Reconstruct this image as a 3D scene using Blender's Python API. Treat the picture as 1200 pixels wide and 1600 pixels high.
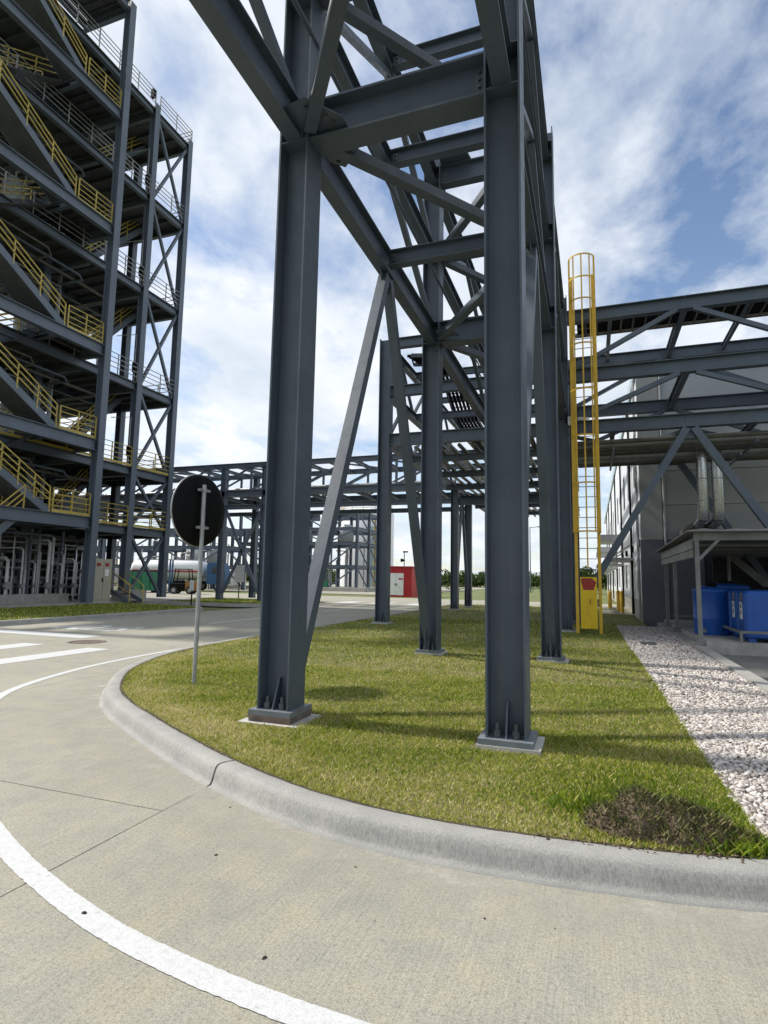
import bpy, math, random
import numpy as np
from mathutils import Vector as V, Matrix

random.seed(7)
rng = np.random.default_rng(11)
scene = bpy.context.scene
for o in list(bpy.data.objects):
    bpy.data.objects.remove(o)

# ------------------------------------------------------------------ camera
cam_d = bpy.data.cameras.new('camera')
cam = bpy.data.objects.new('camera', cam_d)
scene.collection.objects.link(cam)
F = 905.0
_y = V((326, 110, F)).normalized()                 # world +Y (along the rack) in lens space
_z = V((137, -7800, F)); _z = (_z - _y * _z.dot(_y)).normalized()
_x = _y.cross(_z)
right = V((_x.x, _y.x, _z.x)); up = -V((_x.y, _y.y, _z.y)); back = -V((_x.z, _y.z, _z.z))
M = Matrix((right, up, back)).transposed().to_4x4()
M.translation = V((0, 0, 1.6))
cam.matrix_world = M
cam_d.sensor_fit = 'VERTICAL'
cam_d.sensor_height = 24.0
cam_d.sensor_width = 18.0
cam_d.lens = F / 1600 * 24.0
cam_d.clip_start = 0.05
cam_d.clip_end = 4000
scene.camera = cam
scene.render.resolution_x = 768
scene.render.resolution_y = 1024

# ------------------------------------------------------------------ sky, sun, exposure
SUN_EL = math.radians(46)
SUN_AZ = V((-1.0, -0.05, 0)).normalized()          # where the sun stands
world = bpy.data.worlds.new('World')
scene.world = world
world.use_nodes = True
nt = world.node_tree
nt.nodes.clear()
N = nt.nodes.new; L = nt.links.new
def wmath(op, a, b=None, clamp=False):
    n = N('ShaderNodeMath'); n.operation = op; n.use_clamp = clamp
    for i, s in enumerate((a, b)):
        if s is None: continue
        if isinstance(s, (int, float)): n.inputs[i].default_value = s
        else: L(s, n.inputs[i])
    return n.outputs[0]
sky = N('ShaderNodeTexSky'); sky.sky_type = 'NISHITA'; sky.sun_disc = False
sky.sun_elevation = SUN_EL
sky.sun_rotation = math.atan2(SUN_AZ.x, SUN_AZ.y)
sky.air_density = 1.0; sky.dust_density = 0.6; sky.ozone_density = 1.6
tc = N('ShaderNodeTexCoord')
sep = N('ShaderNodeSeparateXYZ'); L(tc.outputs['Generated'], sep.inputs[0])
den = wmath('ADD', wmath('MAXIMUM', sep.outputs['Z'], 0.0), 0.16)
comb = N('ShaderNodeCombineXYZ')
L(wmath('DIVIDE', sep.outputs['X'], den), comb.inputs['X'])
L(wmath('DIVIDE', sep.outputs['Y'], den), comb.inputs['Y'])
mp = N('ShaderNodeMapping'); L(comb.outputs[0], mp.inputs['Vector'])
mp.inputs['Rotation'].default_value = (0, 0, math.radians(35)); mp.inputs['Scale'].default_value = (1.0, 0.74, 1)
mp.inputs['Location'].default_value = (-2.78, 0.42, 0)
def wnoise(scale, detail, rough, dist, vec):
    n = N('ShaderNodeTexNoise'); n.inputs['Scale'].default_value = scale; n.inputs['Detail'].default_value = detail
    n.inputs['Roughness'].default_value = rough; n.inputs['Distortion'].default_value = dist
    L(vec, n.inputs['Vector']); return n.outputs['Fac']
big = wnoise(0.85, 3, 0.5, 0.2, mp.outputs[0])
fine = wnoise(3.0, 10, 0.6, 0.15, mp.outputs[0])
cov = wmath('ADD', wmath('MULTIPLY', big, 0.52), wmath('MULTIPLY', fine, 0.60))
cr = N('ShaderNodeValToRGB'); L(cov, cr.inputs[0])
cr.color_ramp.elements[0].position = 0.43; cr.color_ramp.elements[0].color = (0.0, 0.0, 0.0, 1)
cr.color_ramp.elements[1].position = 0.585; cr.color_ramp.elements[1].color = (0.95, 0.95, 0.95, 1)
# towards the horizon thin haze closes the gaps
hz = wmath('MULTIPLY', wmath('POWER', wmath('SUBTRACT', 1.0, wmath('MAXIMUM', sep.outputs['Z'], 0.0), True), 5.0), 0.45)
fac = wmath('MAXIMUM', cr.outputs[0], hz)
shade = wnoise(2.1, 6, 0.6, 0.3, mp.outputs[0])
cr2 = N('ShaderNodeValToRGB'); L(shade, cr2.inputs[0])
cr2.color_ramp.elements[0].position = 0.34; cr2.color_ramp.elements[0].color = (4.5, 5.0, 5.6, 1)
cr2.color_ramp.elements[1].position = 0.62; cr2.color_ramp.elements[1].color = (6.3, 6.5, 6.8, 1)
mix = N('ShaderNodeMix'); mix.data_type = 'RGBA'
L(fac, mix.inputs[0]); L(sky.outputs[0], mix.inputs[6]); L(cr2.outputs[0], mix.inputs[7])
bg = N('ShaderNodeBackground'); bg.inputs['Strength'].default_value = 0.125
L(mix.outputs[2], bg.inputs['Color'])
wo = N('ShaderNodeOutputWorld'); L(bg.outputs[0], wo.inputs['Surface'])

sun_d = bpy.data.lights.new('sun', 'SUN'); sun_d.energy = 4.0; sun_d.angle = math.radians(2.6)
sun_d.color = (1.0, 0.945, 0.87)
sun = bpy.data.objects.new('sun', sun_d); scene.collection.objects.link(sun)
sdir = V((SUN_AZ.x * math.cos(SUN_EL), SUN_AZ.y * math.cos(SUN_EL), math.sin(SUN_EL)))
sun.rotation_euler = sdir.to_track_quat('Z', 'Y').to_euler()
sun.location = sdir * 80

scene.view_settings.view_transform = 'Standard'
scene.view_settings.look = 'None'
scene.view_settings.gamma = 1.0
scene.view_settings.use_curve_mapping = False
scene.view_settings.exposure = 0.4
scene.render.engine = 'CYCLES'

# ------------------------------------------------------------------ materials
def new_mat(name):
    m = bpy.data.materials.new(name); m.use_nodes = True
    t = m.node_tree; b = t.nodes['Principled BSDF']
    return m, t, b
def tnoise(t, scale, detail=5, rough=0.55, vec=None, dist=0.0):
    n = t.nodes.new('ShaderNodeTexNoise'); n.inputs['Scale'].default_value = scale
    n.inputs['Detail'].default_value = detail; n.inputs['Roughness'].default_value = rough
    n.inputs['Distortion'].default_value = dist
    if vec is not None: t.links.new(vec, n.inputs['Vector'])
    return n.outputs['Fac']
def tramp(t, fac, stops):
    r = t.nodes.new('ShaderNodeValToRGB'); t.links.new(fac, r.inputs[0])
    e = r.color_ramp.elements
    while len(e) < len(stops): e.new(0.5)
    for i, (p, c) in enumerate(stops):
        e[i].position = p; e[i].color = (*c, 1) if len(c) == 3 else c
    return r.outputs[0]
def tmix(t, fac, a, b, mode='MIX'):
    n = t.nodes.new('ShaderNodeMix'); n.data_type = 'RGBA'; n.blend_type = mode
    for i, s in ((0, fac), (6, a), (7, b)):
        if isinstance(s, (int, float)): n.inputs[i].default_value = s
        elif isinstance(s, tuple): n.inputs[i].default_value = (*s, 1)
        else: t.links.new(s, n.inputs[i])
    return n.outputs[2]
def tbump(t, b, h, strength=0.3, dist=0.01):
    n = t.nodes.new('ShaderNodeBump'); n.inputs['Strength'].default_value = strength
    n.inputs['Distance'].default_value = dist
    t.links.new(h, n.inputs['Height']); t.links.new(n.outputs[0], b.inputs['Normal'])
def tpos(t):
    return t.nodes.new('ShaderNodeNewGeometry').outputs['Position']
def tmap(t, vec, scale=(1, 1, 1), rot=(0, 0, 0)):
    n = t.nodes.new('ShaderNodeMapping'); t.links.new(vec, n.inputs['Vector'])
    n.inputs['Scale'].default_value = scale; n.inputs['Rotation'].default_value = rot
    return n.outputs[0]

def painted(name, col, rough=0.45, var=0.25, metal=0.0, dirt=None, scale=1.5, bump=0.06, spec=0.5):
    """painted or plain surface with soft tone variation, specks of dirt and faint relief"""
    m, t, b = new_mat(name)
    p = tpos(t)
    n1 = tnoise(t, scale, 6, 0.6, p)
    lo = tuple(c * (1 - var) for c in col); hi = tuple(min(1, c * (1 + var)) for c in col)
    c1 = tramp(t, n1, [(0.3, lo), (0.7, hi)])
    if dirt:
        n2 = tnoise(t, 5.0, 9, 0.68, tmap(t, p, (1, 1, 0.22)))
        c1 = tmix(t, tramp(t, n2, [(0.56, (0, 0, 0)), (0.76, (0.7, 0.7, 0.7))]), c1, dirt)
    t.links.new(c1, b.inputs['Base Color'])
    n3 = tnoise(t, 9, 4, 0.6, p)
    t.links.new(tramp(t, n3, [(0.3, (rough * .8,) * 3), (0.7, (min(1, rough * 1.2),) * 3)]), b.inputs['Roughness'])
    b.inputs['Metallic'].default_value = metal
    b.inputs['Specular IOR Level'].default_value = spec
    tbump(t, b, tnoise(t, 60, 3, 0.5, p), bump, 0.01)
    return m

MT = {}
MT['steel_plain'] = painted('steel_grey_paint', (0.060, 0.082, 0.110), 0.40, 0.2, dirt=(0.10, 0.102, 0.10), scale=1.3, bump=0.10)
def steel_material(name, col):
    m, t, b = new_mat(name)
    p = tpos(t)
    n1 = tnoise(t, 1.4, 7, 0.6, p)
    c = tramp(t, n1, [(0.3, tuple(x * .84 for x in col)), (0.7, tuple(x * 1.16 for x in col))])
    runs = tnoise(t, 1.0, 7, 0.7, tmap(t, p, (16, 16, 0.8)))
    c = tmix(t, tramp(t, runs, [(0.55, (0, 0, 0)), (0.80, (0.55, 0.55, 0.55))]), c, (0.125, 0.13, 0.13))
    sp = tnoise(t, 34, 8, 0.75, p)
    c = tmix(t, tramp(t, sp, [(0.66, (0, 0, 0)), (0.74, (0.8, 0.8, 0.8))]), c, (0.15, 0.135, 0.115))
    # pale dust lying on whatever faces up
    ge = t.nodes.new('ShaderNodeNewGeometry'); sx_ = t.nodes.new('ShaderNodeSeparateXYZ'); t.links.new(ge.outputs['Normal'], sx_.inputs[0])
    c = tmix(t, tramp(t, sx_.outputs['Z'], [(0.35, (0, 0, 0)), (0.95, (0.6, 0.6, 0.6))]), c, (0.24, 0.235, 0.22))
    t.links.new(c, b.inputs['Base Color'])
    t.links.new(tramp(t, tnoise(t, 6, 6, .65, p), [(0.3, (.34,) * 3), (0.7, (.58,) * 3)]), b.inputs['Roughness'])
    tbump(t, b, tnoise(t, 45, 4, 0.6, p), 0.14, 0.01)
    return m
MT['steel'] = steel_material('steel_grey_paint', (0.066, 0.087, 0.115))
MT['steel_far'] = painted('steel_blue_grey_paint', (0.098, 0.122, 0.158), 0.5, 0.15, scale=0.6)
MT['deck'] = painted('deck_dark_steel', (0.055, 0.06, 0.065), 0.7, 0.3, scale=2)
MT['galv'] = painted('galvanised', (0.36, 0.37, 0.38), 0.42, 0.18, metal=0.55, scale=8)
MT['plate'] = painted('plate_grey_paint', (0.15, 0.17, 0.19), 0.5, 0.2, dirt=(0.16, 0.13, 0.10), scale=6, bump=0.12)
MT['bolt'] = painted('bolt_steel', (0.09, 0.10, 0.115), 0.4, 0.2, metal=0.4, scale=20)
MT['yellow'] = painted('yellow_paint', (0.58, 0.36, 0.025), 0.45, 0.16, dirt=(0.34, 0.24, 0.07), scale=3)
MT['yellow_panel'] = painted('yellow_gate_paint', (0.66, 0.45, 0.008), 0.4, 0.1, dirt=(0.36, 0.2, 0.04), scale=3)
MT['yellow_rail'] = painted('yellow_rail_paint', (0.44, 0.335, 0.07), 0.55, 0.18, scale=1.5)
MT['galv_rail'] = painted('galvanised_rail', (0.30, 0.30, 0.29), 0.5, 0.15, metal=0.2, scale=4)
MT['red_sign'] = painted('red_sign', (0.28, 0.022, 0.012), 0.45, 0.2, scale=9)
MT['red'] = painted('red_paint', (0.42, 0.016, 0.022), 0.5, 0.12, scale=1)
MT['white'] = painted('white_paint', (0.74, 0.75, 0.76), 0.45, 0.06, scale=2)
MT['wall_white'] = painted('white_wall_panel', (0.66, 0.68, 0.70), 0.4, 0.07, scale=0.6)
MT['wall_grey'] = painted('grey_wall_panel', (0.34, 0.355, 0.35), 0.6, 0.09, scale=0.5)
MT['wall_upper'] = painted('pale_upper_wall_panel', (0.47, 0.51, 0.54), 0.5, 0.08, scale=0.5)
MT['wall_dark'] = painted('dark_grey_wall_panel', (0.115, 0.122, 0.145), 0.55, 0.1, scale=0.5)
MT['wall_pale'] = painted('pale_blue_fascia', (0.33, 0.42, 0.45), 0.5, 0.1, scale=1)
MT['glass'] = painted('dark_glass', (0.02, 0.025, 0.03), 0.12, 0.2, scale=1, bump=0.0)
MT['black'] = painted('black_plastic', (0.007, 0.007, 0.008), 0.6, 0.2, scale=6, spec=0.12)
MT['dark'] = painted('interior_shade', (0.02, 0.021, 0.023), 0.8, 0.3, scale=2)  # shade of unlit interiors put into the colour
MT['blue'] = painted('blue_plastic', (0.011, 0.085, 0.36), 0.45, 0.15, scale=3)
MT['blue_cab'] = painted('blue_vehicle_paint', (0.03, 0.10, 0.22), 0.4, 0.1, scale=3)
MT['green'] = painted('green_paint', (0.012, 0.16, 0.075), 0.5, 0.15, scale=3)
MT['orange'] = painted('orange_paint', (0.34, 0.16, 0.04), 0.5, 0.15, scale=3)
MT['rubber'] = painted('rubber', (0.02, 0.02, 0.02), 0.8, 0.2, scale=5)
MT['silver'] = painted('silver_cladding', (0.50, 0.51, 0.53), 0.26, 0.03, metal=0.95, scale=.6, bump=0.0)
MT['pipe_grey'] = painted('pale_pipe', (0.33, 0.34, 0.35), 0.42, 0.2, metal=0.45, scale=4)
MT['pipe_pale'] = painted('pale_lagging', (0.62, 0.63, 0.63), 0.45, 0.12, scale=3)
MT['pipe_brown'] = painted('lagged_pipe', (0.13, 0.125, 0.11), 0.5, 0.25, metal=0.3, scale=4)
MT['cabinet'] = painted('beige_cabinet', (0.40, 0.38, 0.31), 0.5, 0.08, scale=2)
MT['vessel'] = painted('grey_vessel', (0.32, 0.34, 0.36), 0.5, 0.12, scale=1)
MT['tank_white'] = painted('white_tank', (0.70, 0.71, 0.72), 0.45, 0.06, scale=0.4)
MT['trunk'] = painted('bark', (0.07, 0.055, 0.04), 0.9, 0.3, scale=4)
MT['shelter'] = painted('weathered_shelter_metal', (0.20, 0.205, 0.195), 0.55, 0.22, metal=0.2, dirt=(0.13, 0.12, 0.10), scale=3)
MT['concrete'] = painted('plinth_concrete', (0.33, 0.325, 0.30), 0.85, 0.2, dirt=(0.17, 0.16, 0.14), scale=3, bump=0.25)
MT['grout'] = painted('grout_concrete', (0.42, 0.41, 0.38), 0.85, 0.15, scale=9, bump=0.3)
MT['rust'] = painted('rusty_plate', (0.115, 0.085, 0.07), 0.8, 0.5, dirt=(0.24, 0.22, 0.20), scale=9, bump=0.4)
MT['joint'] = painted('joint_filler', (0.035, 0.033, 0.03), 0.9, 0.2, scale=20)
MT['asphalt'] = painted('shaded_pavement', (0.15, 0.15, 0.14), 0.85, 0.18, dirt=(0.07, 0.07, 0.065), scale=2, bump=0.25)  # the pavement's shade is put into this dark tone
MT['soil'] = painted('turf_soil', (0.13, 0.118, 0.045), 0.95, 0.4, scale=9, bump=0.5)
MT['clod'] = painted('dried_mud', (0.105, 0.078, 0.048), 0.95, 0.45, dirt=(0.045, 0.033, 0.02), scale=18, bump=0.6)
MT['clod_dark'] = painted('damp_shaded_soil', (0.05, 0.036, 0.022), 0.95, 0.5, scale=30, bump=0.6)  # damp soil, darkened for the shadow under the turf edge
MT['bed'] = painted('gravel_bed_soil', (0.22, 0.205, 0.19), 0.95, 0.4, scale=30, bump=0.5)
MT['far_grass'] = painted('far_grass_ground', (0.115, 0.135, 0.038), 0.95, 0.3, scale=0.6, bump=0.3)

def road_material():
    m, t, b = new_mat('broomed_road_concrete')
    p = tpos(t)
    big = tnoise(t, 0.55, 6, 0.6, p, 0.4)
    med = tnoise(t, 3.2, 8, 0.68, p, 0.3)
    grain = tnoise(t, 150, 5, 0.75, p)
    broom = tnoise(t, 1.0, 5, 0.75, tmap(t, p, (120, 2.2, 1), (0, 0, math.radians(3))))
    base = tramp(t, big, [(0.28, (0.285, 0.272, 0.222)), (0.52, (0.315, 0.302, 0.247)), (0.75, (0.35, 0.334, 0.27))])
    stain = tramp(t, med, [(0.32, (0.86, 0.89, 0.95)), (0.52, (1, 1, 1)), (0.72, (1.12, 1.08, 0.98))])
    c = tmix(t, 1.0, base, stain, 'MULTIPLY')
    sp = tramp(t, grain, [(0.34, (0.48, 0.48, 0.49)), (0.5, (1, 1, 1)), (0.66, (1.32, 1.32, 1.3))])
    c = tmix(t, 0.85, c, sp, 'MULTIPLY')
    br = tramp(t, broom, [(0.35, (0.83, 0.83, 0.83)), (0.6, (1.08, 1.08, 1.08))])
    c = tmix(t, 0.8, c, br, 'MULTIPLY')
    g2 = tnoise(t, 55, 6, 0.8, p)
    c = tmix(t, 0.9, c, tramp(t, g2, [(0.33, (0.52, 0.52, 0.53)), (0.47, (1, 1, 1)), (0.68, (1.24, 1.24, 1.23))]), 'MULTIPLY')
    # dark dribbles and tyre scuffs
    sc = tnoise(t, 1.0, 6, 0.7, tmap(t, p, (2.6, 0.35, 1), (0, 0, math.radians(24))))
    c = tmix(t, tramp(t, sc, [(0.64, (0, 0, 0)), (0.82, (0.30, 0.30, 0.30))]), c, (0.22, 0.215, 0.205))
    t.links.new(c, b.inputs['Base Color'])
    b.inputs['Roughness'].default_value = 0.85
    b.inputs['Specular IOR Level'].default_value = 0.3
    h = t.nodes.new('ShaderNodeMath'); h.operation = 'ADD'
    t.links.new(grain, h.inputs[0]); t.links.new(broom, h.inputs[1])
    tbump(t, b, h.outputs[0], 0.45, 0.004)
    return m
MT['road'] = road_material()

def kerb_material():
    m, t, b = new_mat('kerb_concrete')
    p = tpos(t)
    n1 = tnoise(t, 2.6, 7, 0.65, p, 0.3)
    streak = tnoise(t, 1.0, 6, 0.7, tmap(t, p, (110, 110, 6)))
    grain = tnoise(t, 140, 4, 0.7, p)
    c = tramp(t, n1, [(0.3, (0.285, 0.283, 0.268)), (0.55, (0.345, 0.34, 0.318)), (0.75, (0.41, 0.40, 0.365))])
    c = tmix(t, 0.9, c, tramp(t, streak, [(0.36, (0.70, 0.71, 0.73)), (0.6, (1.10, 1.10, 1.08))]), 'MULTIPLY')
    c = tmix(t, 0.7, c, tramp(t, grain, [(0.3, (0.7, 0.7, 0.7)), (0.65, (1.12, 1.12, 1.12))]), 'MULTIPLY')
    t.links.new(c, b.inputs['Base Color'])
    b.inputs['Roughness'].default_value = 0.85
    b.inputs['Specular IOR Level'].default_value = 0.3
    tbump(t, b, grain, 0.4, 0.004)
    return m
MT['kerb'] = kerb_material()

def paint_material():
    m, t, b = new_mat('road_marking_paint')
    p = tpos(t)
    n1 = tnoise(t, 26, 7, 0.7, p)
    n2 = tnoise(t, 150, 3, 0.6, p)
    c = tramp(t, n1, [(0.28, (0.32, 0.31, 0.28)), (0.38, (0.51, 0.515, 0.51)), (0.7, (0.60, 0.615, 0.62))])
    c = tmix(t, 0.5, c, tramp(t, n2, [(0.35, (0.62, 0.62, 0.62)), (0.55, (1, 1, 1))]), 'MULTIPLY')
    t.links.new(c, b.inputs['Base Color'])
    b.inputs['Roughness'].default_value = 0.7
    tbump(t, b, n2, 0.4, 0.003)
    return m
MT['marking'] = paint_material()

def tint_material(name, stops, rough=0.7, translucent=0.0, rnd='tint'):
    """colour picked per leaf / blade / stone from a stored per-piece number"""
    m, t, b = new_mat(name)
    a = t.nodes.new('ShaderNodeAttribute'); a.attribute_name = rnd
    c = tramp(t, a.outputs['Fac'], stops)
    t.links.new(c, b.inputs['Base Color'])
    b.inputs['Roughness'].default_value = rough
    b.inputs['Specular IOR Level'].default_value = 0.25
    if translucent:
        tr = t.nodes.new('ShaderNodeBsdfTranslucent'); t.links.new(c, tr.inputs['Color'])
        mx = t.nodes.new('ShaderNodeMixShader'); mx.inputs[0].default_value = translucent
        out = t.nodes['Material Output']
        t.links.new(b.outputs[0], mx.inputs[1]); t.links.new(tr.outputs[0], mx.inputs[2])
        t.links.new(mx.outputs[0], out.inputs['Surface'])
    return m
MT['blade'] = tint_material('grass_blades', [(0.0, (0.075, 0.14, 0.010)), (0.26, (0.195, 0.285, 0.018)), (0.48, (0.35, 0.38, 0.040)),
                                             (0.70, (0.55, 0.49, 0.17)), (1.0, (0.74, 0.65, 0.40))], 0.5, 0.34)
MT['stones'] = tint_material('white_gravel_stones', [(0.0, (0.14, 0.122, 0.112)), (0.3, (0.34, 0.30, 0.275)), (0.65, (0.50, 0.455, 0.42)), (1.0, (0.68, 0.65, 0.61))], 0.75)
MT['leaf'] = tint_material('tree_leaves', [(0.0, (0.02, 0.045, 0.010)), (0.5, (0.05, 0.085, 0.018)), (1.0, (0.11, 0.14, 0.03))], 0.7, 0.25)

# ------------------------------------------------------------------ mesh helpers
class MB:
    def __init__(s): s.v = []; s.f = []; s.s = []
    def add(s, verts, faces, smooth=False):
        o = len(s.v); s.v += [tuple(p) for p in verts]
        for f in faces: s.f.append(tuple(i + o for i in f)); s.s.append(smooth)
        return s
    def box(s, lo, hi):
        (a, b, c), (d, e, f) = lo, hi
        return s.add([(a, b, c), (d, b, c), (d, e, c), (a, e, c), (a, b, f), (d, b, f), (d, e, f), (a, e, f)],
                     [(3, 2, 1, 0), (4, 5, 6, 7), (0, 1, 5, 4), (1, 2, 6, 5), (2, 3, 7, 6), (3, 0, 4, 7)])
    def cbox(s, c, size):
        return s.box([c[i] - size[i] / 2 for i in range(3)], [c[i] + size[i] / 2 for i in range(3)])
    def prism(s, p0, p1, sec, upv=(0, 0, 1), smooth=False, caps=True):
        """extrude the 2-D section (w, v) from p0 to p1; v points towards upv"""
        p0, p1, u = V(p0), V(p1), V(upv)
        a = (p1 - p0).normalized()
        if abs(a.dot(u.normalized())) > 0.999: u = V((1, 0, 0))
        w = a.cross(u).normalized(); v = w.cross(a)
        n = len(sec)
        vs = [p0 + w * x + v * y for x, y in sec] + [p1 + w * x + v * y for x, y in sec]
        fs = [(i, (i + 1) % n, n + (i + 1) % n, n + i) for i in range(n)]
        s.add(vs, fs, smooth)
        if caps: s.add(vs, [tuple(range(n))[::-1], tuple(range(n, 2 * n))])
        return s
    def ibeam(s, p0, p1, d, b, upv=(0, 0, 1), tf=None, tw=None):
        tf = tf or max(0.012, d * 0.055); tw = tw or max(0.009, d * 0.035)
        h = d / 2; q = b / 2; w = tw / 2
        return s.prism(p0, p1, [(-q, -h), (q, -h), (q, -h + tf), (w, -h + tf), (w, h - tf), (q, h - tf), (q, h), (-q, h),
                                (-q, h - tf), (-w, h - tf), (-w, -h + tf), (-q, -h + tf)], upv)
    def bar(s, p0, p1, w, d=None, upv=(0, 0, 1)):
        d = d or w
        return s.prism(p0, p1, [(-w / 2, -d / 2), (w / 2, -d / 2), (w / 2, d / 2), (-w / 2, d / 2)], upv)
    def angle(s, p0, p1, w, t=0.012, upv=(0, 0, 1)):
        return s.prism(p0, p1, [(-w / 2, -w / 2), (w / 2, -w / 2), (w / 2, -w / 2 + t), (-w / 2 + t, -w / 2 + t), (-w / 2 + t, w / 2), (-w / 2, w / 2)], upv)
    def cyl(s, p0, p1, r, n=10, r2=None):
        p0, p1 = V(p0), V(p1); r2 = r if r2 is None else r2
        a = (p1 - p0).normalized(); u = V((0, 0, 1)) if abs(a.z) < 0.9 else V((1, 0, 0))
        w = a.cross(u).normalized(); v = w.cross(a)
        cs = [(math.cos(2 * math.pi * i / n), math.sin(2 * math.pi * i / n)) for i in range(n)]
        vs = [p0 + (w * x + v * y) * r for x, y in cs] + [p1 + (w * x + v * y) * r2 for x, y in cs]
        s.add(vs, [(i, (i + 1) % n, n + (i + 1) % n, n + i) for i in range(n)], True)
        return s.add(vs, [tuple(range(n))[::-1], tuple(range(n, 2 * n))])
    def tube(s, pts, r, n=8, closed=False):
        P = [V(p) for p in pts]; m = len(P); rings = []
        prev = None
        for i in range(m):
            if closed: a = (P[(i + 1) % m] - P[i - 1])
            else: a = P[min(i + 1, m - 1)] - P[max(i - 1, 0)]
            a.normalize()
            if prev is None:
                u = V((0, 0, 1)) if abs(a.z) < 0.9 else V((1, 0, 0))
                w = a.cross(u).normalized()
            else:
                w = (prev - a * prev.dot(a)).normalized()
            prev = w; v = a.cross(w)
            rings.append([P[i] + (w * math.cos(2 * math.pi * k / n) + v * math.sin(2 * math.pi * k / n)) * r for k in range(n)])
        vs = [p for rg in rings for p in rg]; fs = []
        for i in range(m if closed else m - 1):
            j = (i + 1) % m
            for k in range(n): fs.append((i * n + k, i * n + (k + 1) % n, j * n + (k + 1) % n, j * n + k))
        s.add(vs, fs, True)
        if not closed: s.add(vs, [tuple(range(n))[::-1], tuple(range((m - 1) * n, m * n))])
        return s
    def lathe(s, base, prof, n=24, smooth=True):
        """profile of (radius, height) turned about the vertical through base"""
        b = V(base); vs = []; fs = []
        for r, z in prof:
            for k in range(n): vs.append(b + V((r * math.cos(2 * math.pi * k / n), r * math.sin(2 * math.pi * k / n), z)))
        for i in range(len(prof) - 1):
            for k in range(n): fs.append((i * n + k, i * n + (k + 1) % n, (i + 1) * n + (k + 1) % n, (i + 1) * n + k))
        s.add(vs, fs, smooth)
        m = len(prof)
        return s.add(vs, [tuple(range(n))[::-1], tuple(range((m - 1) * n, m * n))])
    def mesh(s, name, off=(0, 0, 0)):
        me = bpy.data.meshes.new(name)
        ox, oy, oz = off
        me.from_pydata([(x - ox, y - oy, z - oz) for x, y, z in s.v], [], s.f)
        me.polygons.foreach_set('use_smooth', s.s)
        me.update()
        return me

COL = scene.collection
ORG = {}
def origin_of(o):
    while o is not None and o.parent is not None: o = o.parent
    return V(o.location) if o is not None else V((0, 0, 0))
def link(name, me, mat, parent=None, loc=(0, 0, 0)):
    o = bpy.data.objects.new(name, me); COL.objects.link(o)
    if mat is not None and me is not None and not me.materials: me.materials.append(MT[mat] if isinstance(mat, str) else mat)
    if parent is not None: o.parent = parent
    o.location = loc
    return o
def part(name, mb, mat, parent, kind=None):
    """a part built in place (world coordinates), hung under its thing"""
    o = link(name, mb.mesh(name, origin_of(parent)), mat, parent)
    if kind: o['kind'] = kind
    return o
def lpart(name, mb, mat, parent):
    """a part built in its thing's own coordinates"""
    return link(name, mb.mesh(name), mat, parent)
def tag(o, label, cat, group=None):
    o['label'] = label; o['category'] = cat
    if group: o['group'] = group
    return o
def thing(name, loc, label, cat, group=None, rz=0.0):
    o = bpy.data.objects.new(name, None); COL.objects.link(o)
    o.empty_display_size = 0.2
    o.location = loc; o.rotation_euler = (0, 0, rz)
    return tag(o, label, cat, group)
def single(name, mb, mat, label, cat, group=None, org=(0, 0, 0)):
    o = link(name, mb.mesh(name, org), mat, None, org)
    return tag(o, label, cat, group)
def struct(name, mb, mat, parent=None):
    o = link(name, mb.mesh(name), mat, parent)
    if parent is None: o['kind'] = 'structure'
    return o
def stuff_mesh(name, verts, faces, tint, mat, parent=None, smooth=False):
    """thousands of small loose pieces in one mesh, made with numpy arrays; all faces have the same corner count"""
    me = bpy.data.meshes.new(name)
    k = faces.shape[1]
    me.vertices.add(len(verts)); me.vertices.foreach_set('co', verts.astype(np.float32).ravel())
    me.loops.add(faces.size); me.loops.foreach_set('vertex_index', faces.astype(np.int32).ravel())
    me.polygons.add(len(faces)); me.polygons.foreach_set('loop_start', np.arange(0, faces.size, k, dtype=np.int32))
    me.polygons.foreach_set('loop_total', np.full(len(faces), k, dtype=np.int32))
    a = me.attributes.new('tint', 'FLOAT', 'POINT'); a.data.foreach_set('value', tint.astype(np.float32))
    if smooth: me.polygons.foreach_set('use_smooth', np.ones(len(faces), dtype=bool))
    me.update(calc_edges=True); me.validate()
    o = link(name, me, mat, parent)
    o['kind'] = 'stuff'
    return o

def spline(pts, per=10):
    out = []
    P = [np.array(p, float) for p in pts]
    for i in range(len(P) - 1):
        p0 = P[max(i - 1, 0)]; p1 = P[i]; p2 = P[i + 1]; p3 = P[min(i + 2, len(P) - 1)]
        for k in range(per):
            t = k / per
            out.append(0.5 * ((2 * p1) + (-p0 + p2) * t + (2 * p0 - 5 * p1 + 4 * p2 - p3) * t * t + (-p0 + 3 * p1 - 3 * p2 + p3) * t ** 3))
    out.append(P[-1])
    return np.array(out)
def normals2(c):
    d = np.gradient(c, axis=0); d /= np.linalg.norm(d, axis=1)[:, None]
    return np.stack([-d[:, 1], d[:, 0]], 1)        # left of travel
def inside(px, py, poly):
    r = np.zeros(len(px), bool); n = len(poly)
    for i in range(n):
        x1, y1 = poly[i]; x2, y2 = poly[(i + 1) % n]
        if y1 == y2: continue
        c = ((y1 > py) != (y2 > py)) & (px < (x2 - x1) * (py - y1) / (y2 - y1) + x1)
        r ^= c
    return r

# ================================================================== THE GROUND
g = MB(); g.add([(-1500, -1500, -.08), (1500, -1500, -.08), (1500, 1500, -.08), (-1500, 1500, -.08)], [(0, 1, 2, 3)])
struct('ground', g, 'far_grass')

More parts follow.
